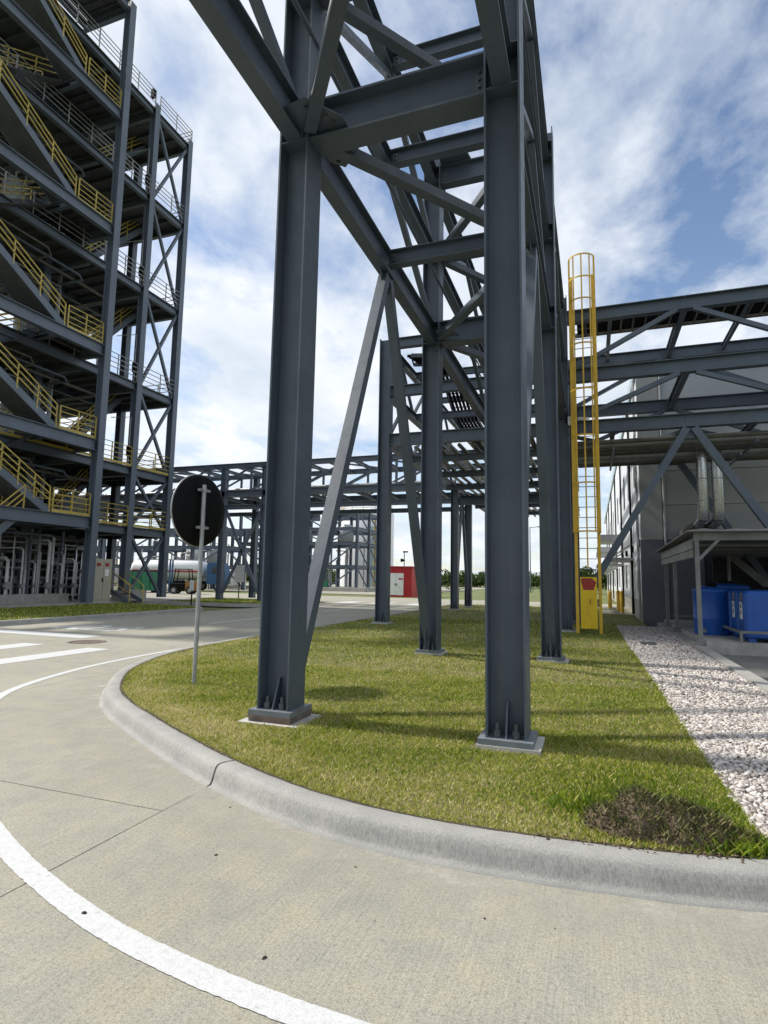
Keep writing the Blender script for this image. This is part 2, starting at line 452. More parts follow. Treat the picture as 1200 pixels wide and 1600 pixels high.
# road: a dark bed under separate concrete slabs with open joints
g = MB(); g.add([(-16.6, -9, -.03), (14, -9, -.03), (14, 36, -.03), (-16.6, 36, -.03)], [(0, 1, 2, 3)])
road = struct('road', g, 'joint')
XC = [-16.5, -12.22, -7.4, -2.8, 1.9, 6.6, 13.5]
YC = [-8.5, -3.6, 0.0, 3.42, 8.2, 13.0, 17.8, 22.6, 27.4, 35.9]
for i in range(len(XC) - 1):
    for j in range(len(YC) - 1):
        x0, x1, y0, y1 = XC[i], XC[i + 1], YC[j], YC[j + 1]
        if x0 > -2.9 and y0 > 3: continue
        if x0 > -7.5 and y0 > 8: continue
        if x0 > -2.9 and y0 < 3.4 and y1 > 3: y1 = 4.5 if x0 < 1 else 6.0     # runs on under the kerb
        if x0 > -2.9 and y0 == 0.0: y0 = -0.0
        gq = 0.0045
        part('slab', MB().box((x0 + gq, y0 + gq, -.03), (x1 - gq, y1 - gq, 0.0)), 'road', road)
# a wide concrete apron beyond the lawn, and a light yard round the far plant
g = MB(); g.add([(-75, 36.0, -.035), (9, 36.0, -.035), (9, 47.5, -.035), (-75, 47.5, -.035)], [(0, 1, 2, 3)])
g.box((-75, 36.01, -.05), (9, 47.49, -.004))
struct('far_apron', g, 'road')
g = MB().box((-80, 55, -.07), (-19.5, 130, -.012))
struct('plant_yard', g, 'road')
g = MB().box((-80, 23.5, -.07), (-24.2, 35.9, -.01)); struct('tower_yard', g, 'road')

# ---- the kerb round the lawn corner
KIN = spline([(4.4, 5.6), (2.5, 4.45), (1.5, 4.0), (.84, 3.78), (.2, 3.66), (-.85, 3.6), (-1.77, 3.74), (-2.7, 4.12), (-3.55, 4.58), (-4.35, 5.06),
              (-5.05, 5.5), (-5.8, 6.13), (-6.75, 7.35), (-7.45, 9.0), (-7.72, 10.8), (-7.8, 13), (-7.82, 20), (-7.85, 28), (-7.86, 35.6)], 12)
KN = normals2(KIN)
KPROF = [(-.03, -.02), (-.03, .135), (0, .15), (.07, .156), (.125, .154), (.15, .145), (.168, .125), (.182, .08), (.193, .04), (.206, .014), (.235, .003), (.235, -.02)]
def sweep(curve, nrm, prof, close_ends=True):
    mb = MB(); n = len(prof); vs = []; fs = []
    for c, nn in zip(curve, nrm):
        for o_, z in prof: vs.append((c[0] + nn[0] * o_, c[1] + nn[1] * o_, z))
    for i in range(len(curve) - 1):
        for k in range(n - 1): fs.append((i * n + k, i * n + k + 1, (i + 1) * n + k + 1, (i + 1) * n + k))
    mb.add(vs, fs, True)
    if close_ends: mb.add(vs, [tuple(range(n))[::-1], tuple(range((len(curve) - 1) * n, len(curve) * n))])
    return mb
def arc_len(c): return np.concatenate([[0], np.cumsum(np.linalg.norm(np.diff(c, axis=0), axis=1))])
def cut(curve, nrm, s0, s1, step=0.12):
    al = arc_len(curve); ss = np.linspace(s0, s1, max(3, int((s1 - s0) / step)))
    c = np.stack([np.interp(ss, al, curve[:, i]) for i in (0, 1)], 1)
    n = np.stack([np.interp(ss, al, nrm[:, i]) for i in (0, 1)], 1); n /= np.linalg.norm(n, axis=1)[:, None]
    return c, n
kerb_o = bpy.data.objects.new('lawn_kerb', None); COL.objects.link(kerb_o); kerb_o['kind'] = 'structure'
al = arc_len(KIN)
sj = al[np.argmin(np.linalg.norm(KIN - np.array([-2.7, 4.12]), axis=1))]
cuts = [0.0] + [s for s in (sj - 4.6, sj) if s > 0.3]
s_ = sj + 3.9
while s_ < al[-1]: cuts.append(s_); s_ += 4.7
cuts.append(al[-1])
for a_, b_ in zip(cuts[:-1], cuts[1:]):
    c, n = cut(KIN, KN, a_ + (.014 if a_ == sj else .006), b_ - (.010 if b_ == sj else .006))
    j = rng.normal(0, 0.0025, len(c))
    c = c + n * j[:, None]
    part('kerb_segment', sweep(c, n, KPROF), 'kerb', kerb_o)
c, n = cut(KIN, KN, 0.05, al[-1] - .05)
part('joint_filler', sweep(c, n, [(-.02, -.02), (-.02, .10), (.10, .12), (.165, .08), (.19, .02), (.22, -.02)]), 'joint', kerb_o)

def silt_material():
    m, t, b = new_mat('gutter_silt')
    p = tpos(t)
    a = t.nodes.new('ShaderNodeAttribute'); a.attribute_name = 'tint'
    n1 = tnoise(t, 3.5, 8, .7, p, .3); n2 = tnoise(t, 60, 4, .7, p)
    t.links.new(tramp(t, n2, [(.3, (.34, .325, .28)), (.7, (.52, .50, .43))]), b.inputs['Base Color'])
    b.inputs['Roughness'].default_value = .95
    h = t.nodes.new('ShaderNodeMath'); h.operation = 'MULTIPLY'; t.links.new(a.outputs['Fac'], h.inputs[0])
    t.links.new(tramp(t, n1, [(.38, (0, 0, 0)), (.66, (.75, .75, .75))]), h.inputs[1])
    t.links.new(h.outputs[0], b.inputs['Alpha'])
    return m
MT['silt'] = silt_material()
c, n = cut(KIN, KN, al[-1] * .02, al[-1] * .55, .15)
vs = []; tn = []
for cc_, nn in zip(c, n):
    for o_, q in ((.20, 1.0), (.30, 1.0), (.50, .6), (.85, 0.0)): vs.append((cc_[0] + nn[0] * o_, cc_[1] + nn[1] * o_, .0025)); tn.append(q)
fs = [(i * 4 + k, i * 4 + k + 1, i * 4 + k + 5, i * 4 + k + 4) for i in range(len(c) - 1) for k in range(3)]
so_ = stuff_mesh('gutter_silt', np.array(vs), np.array(fs), np.array(tn), 'silt', road); so_['kind'] = 'stuff'

# ---- lawn, its soil lip, the gravel bed
lawn_poly = [tuple(p) for p in KIN if p[0] < .93 and p[1] < 35.7]
lawn_poly = [(.9, 3.82)] + lawn_poly + [(-7.8, 35.6), (-2.0, 35.6), (6.0, 35.6)]
lawn_poly = lawn_poly + [(1.75, 35.6), (1.75, 22.2), (.74, 22.0), (.76, 15), (.82, 9), (.88, 4.6)]
lawn_poly = [p for p in lawn_poly if p != (6.0, 35.6)]
lawn_b = MB()
lawn_b.add([(x, y, .128) for x, y in lawn_poly], [tuple(range(len(lawn_poly)))[::-1]])
struct('lawn', lawn_b, 'soil')
c, n = cut(KIN, KN, al[-1] * .09, al[-1] * .40, .05)
vs = []
for q, (cc_, nn) in enumerate(zip(c, n)):
    w = .05 + .03 * math.sin(q * .31) * math.sin(q * .083 + 1) + rng.uniform(0, .02)
    for o_, z in ((.006 + rng.uniform(-.004, .006), .152), (-.02, .149), (-w, .131)): vs.append((cc_[0] + nn[0] * o_, cc_[1] + nn[1] * o_, z))
part('soil_lip', MB().add(vs, [(i * 3 + k, i * 3 + k + 1, i * 3 + k + 4, i * 3 + k + 3) for i in range(len(c) - 1) for k in range(2)]), 'clod_dark', kerb_o)  # soil strip with the overhanging grass's shadow put into its dark colour
bed_poly = [(.9, 3.9), (1.5, 4.06), (2.22, 4.36), (2.22, 22.0), (.74, 22.0), (.76, 15), (.82, 9), (.88, 4.6)]
struct('gravel_bed', MB().add([(x, y, .118) for x, y in bed_poly], [tuple(range(len(bed_poly)))]), 'bed')

def fbm(x, y, seed, octs=4, f=1.0):
    r = np.random.default_rng(seed); out = np.zeros_like(x); amp = 1.0; tot = 0
    for k in range(octs):
        for q in range(3):
            a = r.uniform(0, 2 * np.pi); ph = r.uniform(0, 2 * np.pi)
            out += amp * np.sin((x * np.cos(a) + y * np.sin(a)) * f * r.uniform(.7, 1.3) + ph) / 3
        tot += amp; amp *= .6; f *= 2.1
    return out / tot
def scatter(poly, rects):
    """rects: (x0, x1, y0, y1, per m2) -> points in the polygon"""
    xs, ys = [], []
    for x0, x1, y0, y1, dn in rects:
        n = int((x1 - x0) * (y1 - y0) * dn)
        x = rng.uniform(x0, x1, n); y = rng.uniform(y0, y1, n)
        k = inside(x, y, poly); xs.append(x[k]); ys.append(y[k])
    return np.concatenate(xs), np.concatenate(ys)
def blades(name, poly, rects, z0, label, hmin=.015, hmax=.042, wid=.0052, parched=0.0, avoid=(), extra=None):
    x, y = scatter(poly, rects)
    if extra is not None: x = np.concatenate([x, extra[0]]); y = np.concatenate([y, extra[1]])
    if name == 'lawn_grass':
        kd = np.full(len(x), 9.0)
        for p in KIN[:170]: kd = np.minimum(kd, np.hypot(x - p[0], y - p[1]))
        k = kd > .032 + .018 * fbm(x, y, 77, 3, 7.0); x, y = x[k], y[k]
    for (ax, ay, hx, hy) in avoid:
        k = ~((abs(x - ax) < hx) & (abs(y - ay) < hy)); x, y = x[k], y[k]
    n = len(x)
    d = np.hypot(x, y)
    far = np.clip((d - 5) / 14, 0, 1)
    h = rng.uniform(hmin, hmax, n) * (1 + .25 * fbm(x, y, 3, 3, 2.2)) * (1 + .3 * far)
    w = wid * rng.uniform(.7, 1.4, n) * (1 + 2.2 * far)
    a = rng.uniform(0, 2 * np.pi, n); lean = rng.uniform(.15, 1.1, n) * h
    la = rng.uniform(0, 2 * np.pi, n)
    bx, by = np.cos(a) * w / 2, np.sin(a) * w / 2
    v = np.empty((n, 4, 3))
    zz = z0 - .004
    v[:, 0] = np.stack([x - bx, y - by, np.full(n, zz)], 1); v[:, 1] = np.stack([x + bx, y + by, np.full(n, zz)], 1)
    mx, my = x + np.cos(la) * lean * .35, y + np.sin(la) * lean * .35
    v[:, 2] = np.stack([x + np.cos(la) * lean, y + np.sin(la) * lean, zz + h], 1)
    v[:, 3] = np.stack([mx - bx * .9, my - by * .9, zz + h * .55], 1)
    f = np.arange(n * 4).reshape(n, 4)[:, [0, 1, 2, 3]]
    # straw patches: drier near the kerb and in drifts
    dry = .445 + .24 * fbm(x, y, 5, 4, 1.5) + .18 * fbm(x, y, 9, 3, 6.0) + parched
    if name == 'lawn_grass':
        kd = np.full(n, 9.0)
        for p in KIN[::3]: kd = np.minimum(kd, np.hypot(x - p[0], y - p[1]))
        dry += .22 * np.exp(-((kd - .30) / .30) ** 2)
        dry -= .28 * np.exp(-(((x - .35) / .75) ** 2 + ((y - 4.5) / .5) ** 2))        # lush round the clod heap
        dry -= .10 * np.clip((y - 10) / 8, 0, 1)
    t = np.clip(dry + rng.normal(0, .26, n), 0, 1)
    tint = np.repeat(t, 4)
    o = stuff_mesh(name, v.reshape(-1, 3), f, tint, 'blade')
    return tag(o, label, 'grass')
L1, R1, L2, R2, R3, MC = (-3.1, 5.53), (-.75, 5.53), (-3.1, 11.5), (-.75, 11.5), (-.78, 18.5), (-6.6, 18.3)
# ragged overhang where turf meets the kerb and the gravel
kx = []; ky = []
for s0 in np.linspace(0, al[-1] * .42, 5200):
    pass
ce, ne = cut(KIN, KN, al[-1] * .11, al[-1] * .5, .004)
off = rng.normal(-.050, .016, len(ce))
ex = (ce[:, 0] + ne[:, 0] * off, ce[:, 1] + ne[:, 1] * off)
gk = ex[0] < .9
gy = rng.uniform(4, 14, 2600); gx = .88 - .012 * (gy - 4) + rng.normal(0, .016, 2600)
ex = (np.concatenate([ex[0][gk], gx]), np.concatenate([ex[1][gk], gy]))
blades('lawn_grass', lawn_poly, [(-7.9, .95, 3.4, 6.2, 8800), (-7.9, .95, 6.2, 9.0, 4200), (-7.9, .95, 9.0, 14, 1150), (-7.9, .95, 14, 22, 420), (-7.9, 1.75, 22, 35.6, 130)],
       .128, 'mown green and straw coloured lawn grass between the kerb and the gravel',
       avoid=[(L1[0], L1[1], .33, .33), (R1[0], R1[1], .31, .28), (L2[0], L2[1], .3, .3), (R2[0], R2[1], .3, .3), (-6.6, 18.3, .3, .3), (R3[0], R3[1], .3, .3)], extra=ex)

# ---- white gravel
def stones(name, pts, size, z0, mat, label, cat, parent=None):
    x, y = pts; n = len(x)
    t = (1 + 5 ** .5) / 2
    ico = np.array([(-1, t, 0), (1, t, 0), (-1, -t, 0), (1, -t, 0), (0, -1, t), (0, 1, t), (0, -1, -t), (0, 1, -t), (t, 0, -1), (t, 0, 1), (-t, 0, -1), (-t, 0, 1)]) / 1.9
    fc = np.array([(0, 11, 5), (0, 5, 1), (0, 1, 7), (0, 7, 10), (0, 10, 11), (1, 5, 9), (5, 11, 4), (11, 10, 2), (10, 7, 6), (7, 1, 8),
                   (3, 9, 4), (3, 4, 2), (3, 2, 6), (3, 6, 8), (3, 8, 9), (4, 9, 5), (2, 4, 11), (6, 2, 10), (8, 6, 7), (9, 8, 1)])
    sz = size[0] * (size[1] / size[0]) ** rng.uniform(0, 1, n)
    sc = np.stack([sz * rng.uniform(.75, 1.35, n), sz * rng.uniform(.75, 1.2, n), sz * rng.uniform(.45, .8, n)], 1)
    v = ico[None] * (1 + rng.normal(0, .2, (n, 12, 1))) * sc[:, None, :]
    a = rng.uniform(0, 2 * np.pi, n); b = rng.normal(0, .4, n)
    y2 = v[..., 1] * np.cos(b)[:, None] - v[..., 2] * np.sin(b)[:, None]; z2 = v[..., 1] * np.sin(b)[:, None] + v[..., 2] * np.cos(b)[:, None]
    xr = v[..., 0] * np.cos(a)[:, None] - y2 * np.sin(a)[:, None]; yr = v[..., 0] * np.sin(a)[:, None] + y2 * np.cos(a)[:, None]
    w = np.stack([xr + x[:, None], yr + y[:, None], z2 + z0 + (sz * .35)[:, None] + rng.uniform(-.004, .012, n)[:, None]], -1)
    f = (fc[None] + (np.arange(n) * 12)[:, None, None]).reshape(-1, 3)
    tint = np.repeat(np.clip(rng.normal(.58, .28, n), 0, 1), 12)
    o = stuff_mesh(name, w.reshape(-1, 3), f, tint, mat, parent)
    return tag(o, label, cat)
gp = scatter(bed_poly, [(.7, 2.25, 3.8, 8.5, 2600), (.7, 2.25, 8.5, 14, 1500), (.7, 2.25, 14, 22.1, 700)])
stones('gravel', gp, (.008, .025), .118, 'stones', 'white gravel strip between the lawn and the concrete edging', 'gravel')

# ---- right-hand edging, pavement and slab under the shelter
edging = bpy.data.objects.new('gravel_edging', None); COL.objects.link(edging); edging['kind'] = 'structure'
yy = 4.45
while yy < 25:
    y2 = min(yy + 3.0, 25.2)
    part('edging_block', MB().box((2.22, yy + .006, -.03), (2.44, y2 - .006, .17)), 'kerb', edging)
    yy = y2
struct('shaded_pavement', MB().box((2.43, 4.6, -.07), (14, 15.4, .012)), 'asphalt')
struct('shelter_slab', MB().box((2.45, 15.41, -.07), (14, 24.05, .29)), 'concrete')
struct('drain_grate', MB().cbox((1.25, 15.8, .15), (.34, .5, .02)), 'deck')

# ---- painted markings
def strip(curve, w, z, mat='marking', jit=.0035, parent=None, name='edge_line'):
    n = normals2(curve); mb = MB(); vs = []
    for i, (c, nn) in enumerate(zip(curve, n)):
        a = w / 2 + rng.normal(0, jit); b = w / 2 + rng.normal(0, jit)
        vs += [(c[0] + nn[0] * a, c[1] + nn[1] * a, z), (c[0] - nn[0] * b, c[1] - nn[1] * b, z)]
    mb.add(vs, [(2 * i, 2 * i + 1, 2 * i + 3, 2 * i + 2) for i in range(len(curve) - 1)])
    return part(name, mb, mat, parent)
el = spline([(3.5, 3.0), (1.2, 2.30), (.2, 2.10), (-.8, 2.088), (-1.6, 2.155), (-2.33, 2.31), (-3.38, 2.7), (-4.6, 3.35), (-5.9, 4.3), (-7.35, 5.72),
             (-8.1, 7.4), (-8.42, 9.1), (-8.5, 11), (-8.5, 13.7), (-8.42, 18), (-8.35, 24), (-8.35, 35)], 40)
strip(el, .125, .004, jit=.0016, parent=road)
def quad(pts, z, name):
    part(name, MB().add([(x, y, z) for x, y in pts], [tuple(range(len(pts)))]), 'marking', road)
quad([(-16.2, 11.35), (-12.0, 11.3), (-12.0, 11.95), (-16.2, 12.0)], .004, 'stop_bar')
quad([(-12.25, 6.2), (-11.65, 6.2), (-11.65, 9.95), (-12.25, 9.95)], .004, 'crosswalk_bar')
quad([(-10.35, 6.2), (-9.75, 6.2), (-9.75, 9.95), (-10.35, 9.95)], .004, 'crosswalk_bar')
quad([(-14.2, 6.2), (-13.6, 6.2), (-13.6, 9.95), (-14.2, 9.95)], .004, 'crosswalk_bar')
for y0 in (16.7, 25.5): quad([(-12.27, y0), (-12.13, y0), (-12.13, y0 + 3.2), (-12.27, y0 + 3.2)], .004, 'lane_dash')
for x0 in (-16, -13.6, -11.2): quad([(x0, 35.0), (x0 + 1.2, 35.0), (x0 + 1.2, 37.5), (x0, 37.5)], .004, 'far_crosswalk_bar')
def text_mesh(body, size):
    cu = bpy.data.curves.new('lettering', 'FONT'); cu.body = body; cu.size = size; cu.align_x = 'CENTER'; cu.align_y = 'CENTER'
    cu.offset = size * .028
    o = bpy.data.objects.new('lettering', cu); COL.objects.link(o)
    dg = bpy.context.evaluated_depsgraph_get(); dg.update()
    me = bpy.data.meshes.new_from_object(o.evaluated_get(dg))
    bpy.data.objects.remove(o)
    me.materials.clear()
    return me
tm = text_mesh('STOP', 1.0)
o = link('stop_lettering', tm, 'marking', road, (-13.95, 13.75, .004))
o.rotation_euler = (0, 0, math.pi); o.scale = (1.02, 2.0, 1)
mh = MB().lathe((-11.25, 10.75, 0), [(.42, -.01), (.42, .006), (.36, .006), (.36, .001), (.30, .004)], 28)
tag(link('manhole_cover', mh.mesh('manhole_cover', (-11.25, 10.75, 0)), 'rust', None, (-11.25, 10.75, 0)), 'rusty round manhole cover in the road by the crosswalk bars', 'manhole')

# ---- grass verge in front of the tower, and the far island
def verge(name, poly, z, label, rects, kerb_in):
    mb = MB().add([(x, y, z) for x, y in poly], [tuple(range(len(poly)))]); struct(name + '_ground', mb, 'soil')
    blades(name + '_grass', poly, rects, z, label, .03, .07, .008, -.16)
    kn = normals2(kerb_in)
    ko = bpy.data.objects.new(name + '_kerb', None); COL.objects.link(ko); ko['kind'] = 'structure'
    a = arc_len(kerb_in); s = 0
    while s < a[-1] - .5:
        c, n = cut(kerb_in, kn, s + .005, min(s + 4.7, a[-1]) - .005, .25)
        part('kerb_segment', sweep(c, n, KPROF), 'kerb', ko); s += 4.7
k1 = spline([(-21.0, 23.6), (-18.6, 23.5), (-17.6, 23.1), (-17.0, 22.2), (-16.85, 20.5), (-16.83, 14), (-16.83, 6)], 8)
verge('verge', [tuple(p) for p in k1] + [(-22.6, 6), (-22.6, 23.55)], .13, 'shaded strip of grass between the road and the steel tower', [(-22.7, -16.8, 9, 23.6, 170)], k1)
k2 = spline([(-24, 26.9), (-19, 26.7), (-17.7, 26.8), (-17.1, 27.4), (-16.95, 28.5), (-16.9, 31), (-17.2, 32.3), (-18.4, 32.9), (-24, 33)], 8)
k2 = k2[::-1]
verge('island', [tuple(p) for p in k2], .13, 'far grass island round the feet of the crossing pipe rack', [(-24, -16.9, 26.6, 33, 140)], k2)

# ================================================================== STEEL RACKS
def column(parent, x, y, z0, z1, d=.36, b=.36, mat='steel', plinth=None, detail=True, web='x'):
    """wide-flange column with base plate, bolts, stiffener and grout pad; flanges face +-X (or +-Y)"""
    dv = (1, 0, 0) if web == 'x' else (0, 1, 0)
    top = part('column', MB().ibeam((x, y, z0), (x, y, z1), d, b, dv), mat, parent)
    ex, ey = (d, b) if web == 'x' else (b, d)
    if detail:
        part('base_plate', MB().box((x - ex / 2 - .06, y - ey / 2 - .06, z0 - .05), (x + ex / 2 + .06, y + ey / 2 + .06, z0)), 'plate', top)
        for s in (-1, 1):
            yw = y + s * ey / 2
            st = MB().add([(x - .008, y + s * .008, z0), (x - .008, yw, z0), (x - .008, y + s * .05, z0 + .30), (x - .008, y + s * .008, z0 + .30),
                           (x + .008, y + s * .008, z0), (x + .008, yw, z0), (x + .008, y + s * .05, z0 + .30), (x + .008, y + s * .008, z0 + .30)],
                          [(0, 1, 2, 3), (7, 6, 5, 4), (1, 5, 6, 2), (2, 6, 7, 3), (0, 4, 5, 1)])
            part('stiffener', st, mat, top)
            for q in (-1, 1):
                bx, by = x + q * .085, y + s * .125
                m = MB().cyl((bx, by, z0), (bx, by, z0 + .125), .022, 8)
                m.cyl((bx, by, z0 + .004), (bx, by, z0 + .065), .040, 6)
                part('anchor_bolt', m, 'bolt', top)
    if plinth:
        lo, hi, mat2 = plinth
        part('grout_pad', MB().box((x - ex / 2 - .10, y - ey / 2 - .10, lo), (x + ex / 2 + .10, y + ey / 2 + .10, hi)), mat2, top)
    return top
def beam(parent, p0, p1, d, b, mat='steel', name='beam', upv=(0, 0, 1)):
    return part(name, MB().ibeam(p0, p1, d, b, upv), mat, parent)
def brace(parent, p0, p1, w=.13, mat='steel', name='brace', d=None):
    return part(name, MB().bar(p0, p1, w, d), mat, parent)
def gusset(parent, pts, t, axis, mat='steel'):
    mb = MB(); n = len(pts); o_ = {'x': V((t / 2, 0, 0)), 'y': V((0, t / 2, 0)), 'z': V((0, 0, t / 2))}[axis]
    vs = [V(p) - o_ for p in pts] + [V(p) + o_ for p in pts]
    mb.add(vs, [tuple(range(n)), tuple(range(n, 2 * n))[::-1]] + [(i, (i + 1) % n, n + (i + 1) % n, n + i) for i in range(n)])
    return part('gusset_plate', mb, mat, parent)

# ---- the near rack, two columns to a row
XL, XR = -3.1, -.75
rk = thing('pipe_rack', (-1.9, 5.53, .15), 'tall grey steel pipe rack standing on the lawn, nearest to the camera', 'pipe rack')
ROWS = [5.53, 11.5]
ZA, ZB, ZC = 6.78, 8.58, 10.38                     # centre heights of the three tiers
for k, y in enumerate(ROWS):
    for x in (XL, XR):
        lift = .20 if (k == 0 and x == XL) else (.19 if k == 0 else .19)
        z0 = .255 if (k == 0 and x == XL) else .215
        c = column(rk, x, y, z0, 10.85, plinth=None)
        if k == 0 and x == XL:
            part('packing_plate', MB().box((x - .243, y - .243, .173), (x + .243, y + .243, .204)), 'rust', c); part('packing_plate', MB().box((x - .236, y - .236, .1405), (x + .236, y + .236, .172)), 'rust', c)
            part('grout_pad', MB().box((x - .33, y - .30, .10), (x + .36, y + .30, .140)), 'grout', c)
        else:
            part('grout_pad', MB().box((x - .25, y - .25, .10), (x + .30, y + .25, .164)), 'grout', c)
        # stiffener plates across the web where beams frame in
        for z in (ZA, ZB, ZC):
            h = .225 if z == ZA else .16
            for q in (-1, 1):
                part('web_plate', MB().box((x - .158, y - .175, z + q * h - .006), (x + .158, y + .175, z + q * h + .006)), 'steel', c)
for y in (-7.0,):
    for x in (XL, XR): column(rk, x, y, 0.03, 10.85, detail=False)
rows_all = [-7.0] + ROWS
for y in rows_all:
    beam(rk, (XL + .185, y, ZA), (XR - .185, y, ZA), .48, .30)
    beam(rk, (XL + .185, y, ZB), (XR - .185, y, ZB), .30, .20)
    beam(rk, (XL + .185, y, ZC), (XR - .185, y, ZC), .44, .22)
for y in (-4, -1, 2.45, 8.45):
    for z, d in ((ZA + .02, .26), (ZB, .26), (ZC, .26)): beam(rk, (XL + .08, y, z), (XR - .08, y, z), d, .16)
spans = [(-7.0, 5.53), (5.53, 11.5), (11.5, 18.35)]
for x in (XL, XR):
    for a, b in spans:
        y0, y1 = a + .03, b - .03
        for z, d, w in ((ZA, .42, .19), (ZB, .30, .17), (ZC, .36, .19)):
            beam(rk, (x, y0, z), (x, y1, z), d, w, name='longitudinal_beam')
    # chevrons: ground to lower tier, then tier to tier, on both faces
    for a, b in spans[1:2]:
        m = (a + b) / 2
        for s, yy in ((1, a), (-1, b)):
            brace(rk, (x, yy + s * .26, .50), (x, m - s * .07, ZA - .25), .15, d=.15)
            gusset(rk, [(x, yy + s * .19, .24), (x, yy + s * .42, .24), (x, yy + s * .42, .75), (x, yy + s * .19, .95)], .014, 'x')
        gusset(rk, [(x, m - .3, ZA - .21), (x, m + .3, ZA - .21), (x, m + .16, ZA - .48), (x, m - .16, ZA - .48)], .014, 'x')
    for a, b in spans:
        m = (a + b) / 2 if a > 0 else 2.45
        a2 = a if a > 0 else -.7
        for s, yy in ((1, a2), (-1, b)):
            brace(rk, (x, yy + s * .22, ZA + .24), (x, m - s * .06, ZB - .17), .10)
            brace(rk, (x, yy + s * .22, ZB + .18), (x, m - s * .06, ZC - .20), .10)
for z in (ZA - .12, ZB - .06):
    for p, q in (((XL + .2, 5.53), (XR - .06, 8.33)), ((XR - .06, 8.57), (XL + .2, 11.35)), ((XL + .2, 5.36), (XR - .06, 2.55)), ((XR - .06, 2.35), (XL + .2, -.7)),
                 ((XL + .2, 11.65), (XR - .1, 14.8)), ((XR - .1, 15.0), (XL + .1, 18.1))):
        brace(rk, (*p, z), (*q, z), .14, name='plan_brace', d=.13)
gusset(rk, [(XL + .02, 5.36, ZA - .13), (XL + .02, 5.0, ZA - .13), (XL + .34, 4.95, ZA - .13), (XL + .62, 5.30, ZA - .13), (XL + .62, 5.8, ZA - .13), (XL + .34, 6.05, ZA - .13), (XL + .19, 5.9, ZA - .13), (XL + .19, 5.36, ZA - .13)], .014, 'z')
gusset(rk, [(XL + .19, 11.33, ZA - .13), (XL + .19, 11.0, ZA - .13), (XL + .5, 11.0, ZA - .13), (XL + .62, 11.34, ZA - .13)], .014, 'z')
gusset(rk, [(XL + .19, 11.33, ZC + .25), (XL + .19, 10.9, ZC + .25), (XL + .75, 10.9, ZC + .25), (XL + .85, 11.5, ZC + .25), (XL + .19, 11.5, ZC + .25)], .03, 'z')
for bx_, by_ in ((.30, 5.05), (.38, 5.14), (.46, 5.23), (.30, 5.92), (.40, 5.86), (.50, 5.72), (.40, 5.22), (.50, 5.32)):
    part('gusset_bolt', MB().cyl((XL + bx_, by_, ZA - .165), (XL + bx_, by_, ZA - .115), .02, 6), 'bolt', rk)
part('conduit', MB().tube([(-2.92, -6.8, 7.85), (-2.92, 18.2, 7.85)], .03, 8), 'steel', rk)

def cleat(parent, x, y, z, h, n, face):
    """bolted end plate on a beam web, looking along the given axis"""
    mb = MB()
    for sy in (-1, 1):
        if face == 'x':
            mb.box((x - .05, y + sy * .010, z - h / 2), (x + .05, y + sy * .022, z + h / 2))
            for k in range(n):
                zz = z - h / 2 + (k + .5) * h / n; mb.cyl((x, y + sy * .022, zz), (x, y + sy * .042, zz), .017, 6)
        else:
            mb.box((x + sy * .010, y - .05, z - h / 2), (x + sy * .022, y + .05, z + h / 2))
            for k in range(n):
                zz = z - h / 2 + (k + .5) * h / n; mb.cyl((x + sy * .022, y, zz), (x + sy * .042, y, zz), .017, 6)
    part('bolted_cleat', mb, 'bolt', parent)
for y in ROWS:
    for x in (XL + .25, XR - .25):
        cleat(rk, x, y, ZA, .34, 4, 'x'); cleat(rk, x, y, ZB, .2, 2, 'x'); cleat(rk, x, y, ZC, .3, 3, 'x')
for y in (2.45, 8.45):
    for x in (XL + .16, XR - .16):
        for z in (ZA + .02, ZB, ZC): cleat(rk, x, y, z, .17, 2, 'x')
for x in (XL, XR):
    for y in (5.53 - .26, 5.53 + .26, 11.5 - .26, 11.5 + .26):
        cleat(rk, x, y, ZA, .3, 4, 'y'); cleat(rk, x, y, ZB, .2, 2, 'y')

# ---- the second rack: cross frame on the lawn and the run beyond it
r2 = thing('pipe_rack', (-3.7, 18.35, .15), 'grey steel rack behind the nearest one, carrying pipes and a cable ladder', 'pipe rack')
Y2 = 18.35
TT = [(6.32, .40), (8.03, .36), (9.74, .34)]
column(r2, -6.6, Y2, .2, 9.92, .40, .36, plinth=(.1, .17, 'grout'))
column(r2, R3[0], Y2 + .12, .2, 10.62, .40, .36, plinth=(.1, .17, 'grout'))
for y in (28.7, 32.1): column(r2, -6.5, y, .2, 6.5, .36, .36, plinth=(.1, .17, 'grout'))
column(r2, -.9, 28.7, .2, 6.5, .36, .36, plinth=(.1, .17, 'grout'))
for z, d in TT:
    beam(r2, (-6.39, Y2, z), (-1.0, Y2 + .02, z), d, .24)
    for x in (-6.6, -.82):
        beam(r2, (x, Y2 + .2, z), (x, 42, z), d * .9, .2, name='longitudinal_beam')
    for y in (21.6, 25, 28.5, 32, 36, 40):
        beam(r2, (-6.48, y, z - .02), (-.94, y, z - .02), .26, .16)
for y in (20, 23.3, 26.7, 30.3, 34, 38): beam(r2, (-6.48, y, 5.95), (-.94, y, 5.95), .22, .15, name='pipe_support')
beam(r2, (-6.3, 28.7, 5.55), (-1.1, 28.7, 5.55), .34, .2); beam(r2, (-6.5, 28.9, 6.0), (-6.5, 31.9, 6.0), .3, .2)
for s, yy in ((1, 28.7), (-1, 32.1)): brace(r2, (-6.5, yy + s * .2, .5), (-6.5, 30.4 - s * .06, 5.85), .14)
for x in (-6.6, -.82):
    for a, b in ((18.6, 21.6), (21.6, 25), (25, 28.5)):
        m = (a + b) / 2
        for z0, z1 in ((6.52, 7.86), (8.2, 9.58)):
            brace(r2, (x, a + .1, z0), (x, m, z1), .1); brace(r2, (x, b - .1, z0), (x, m, z1), .1)
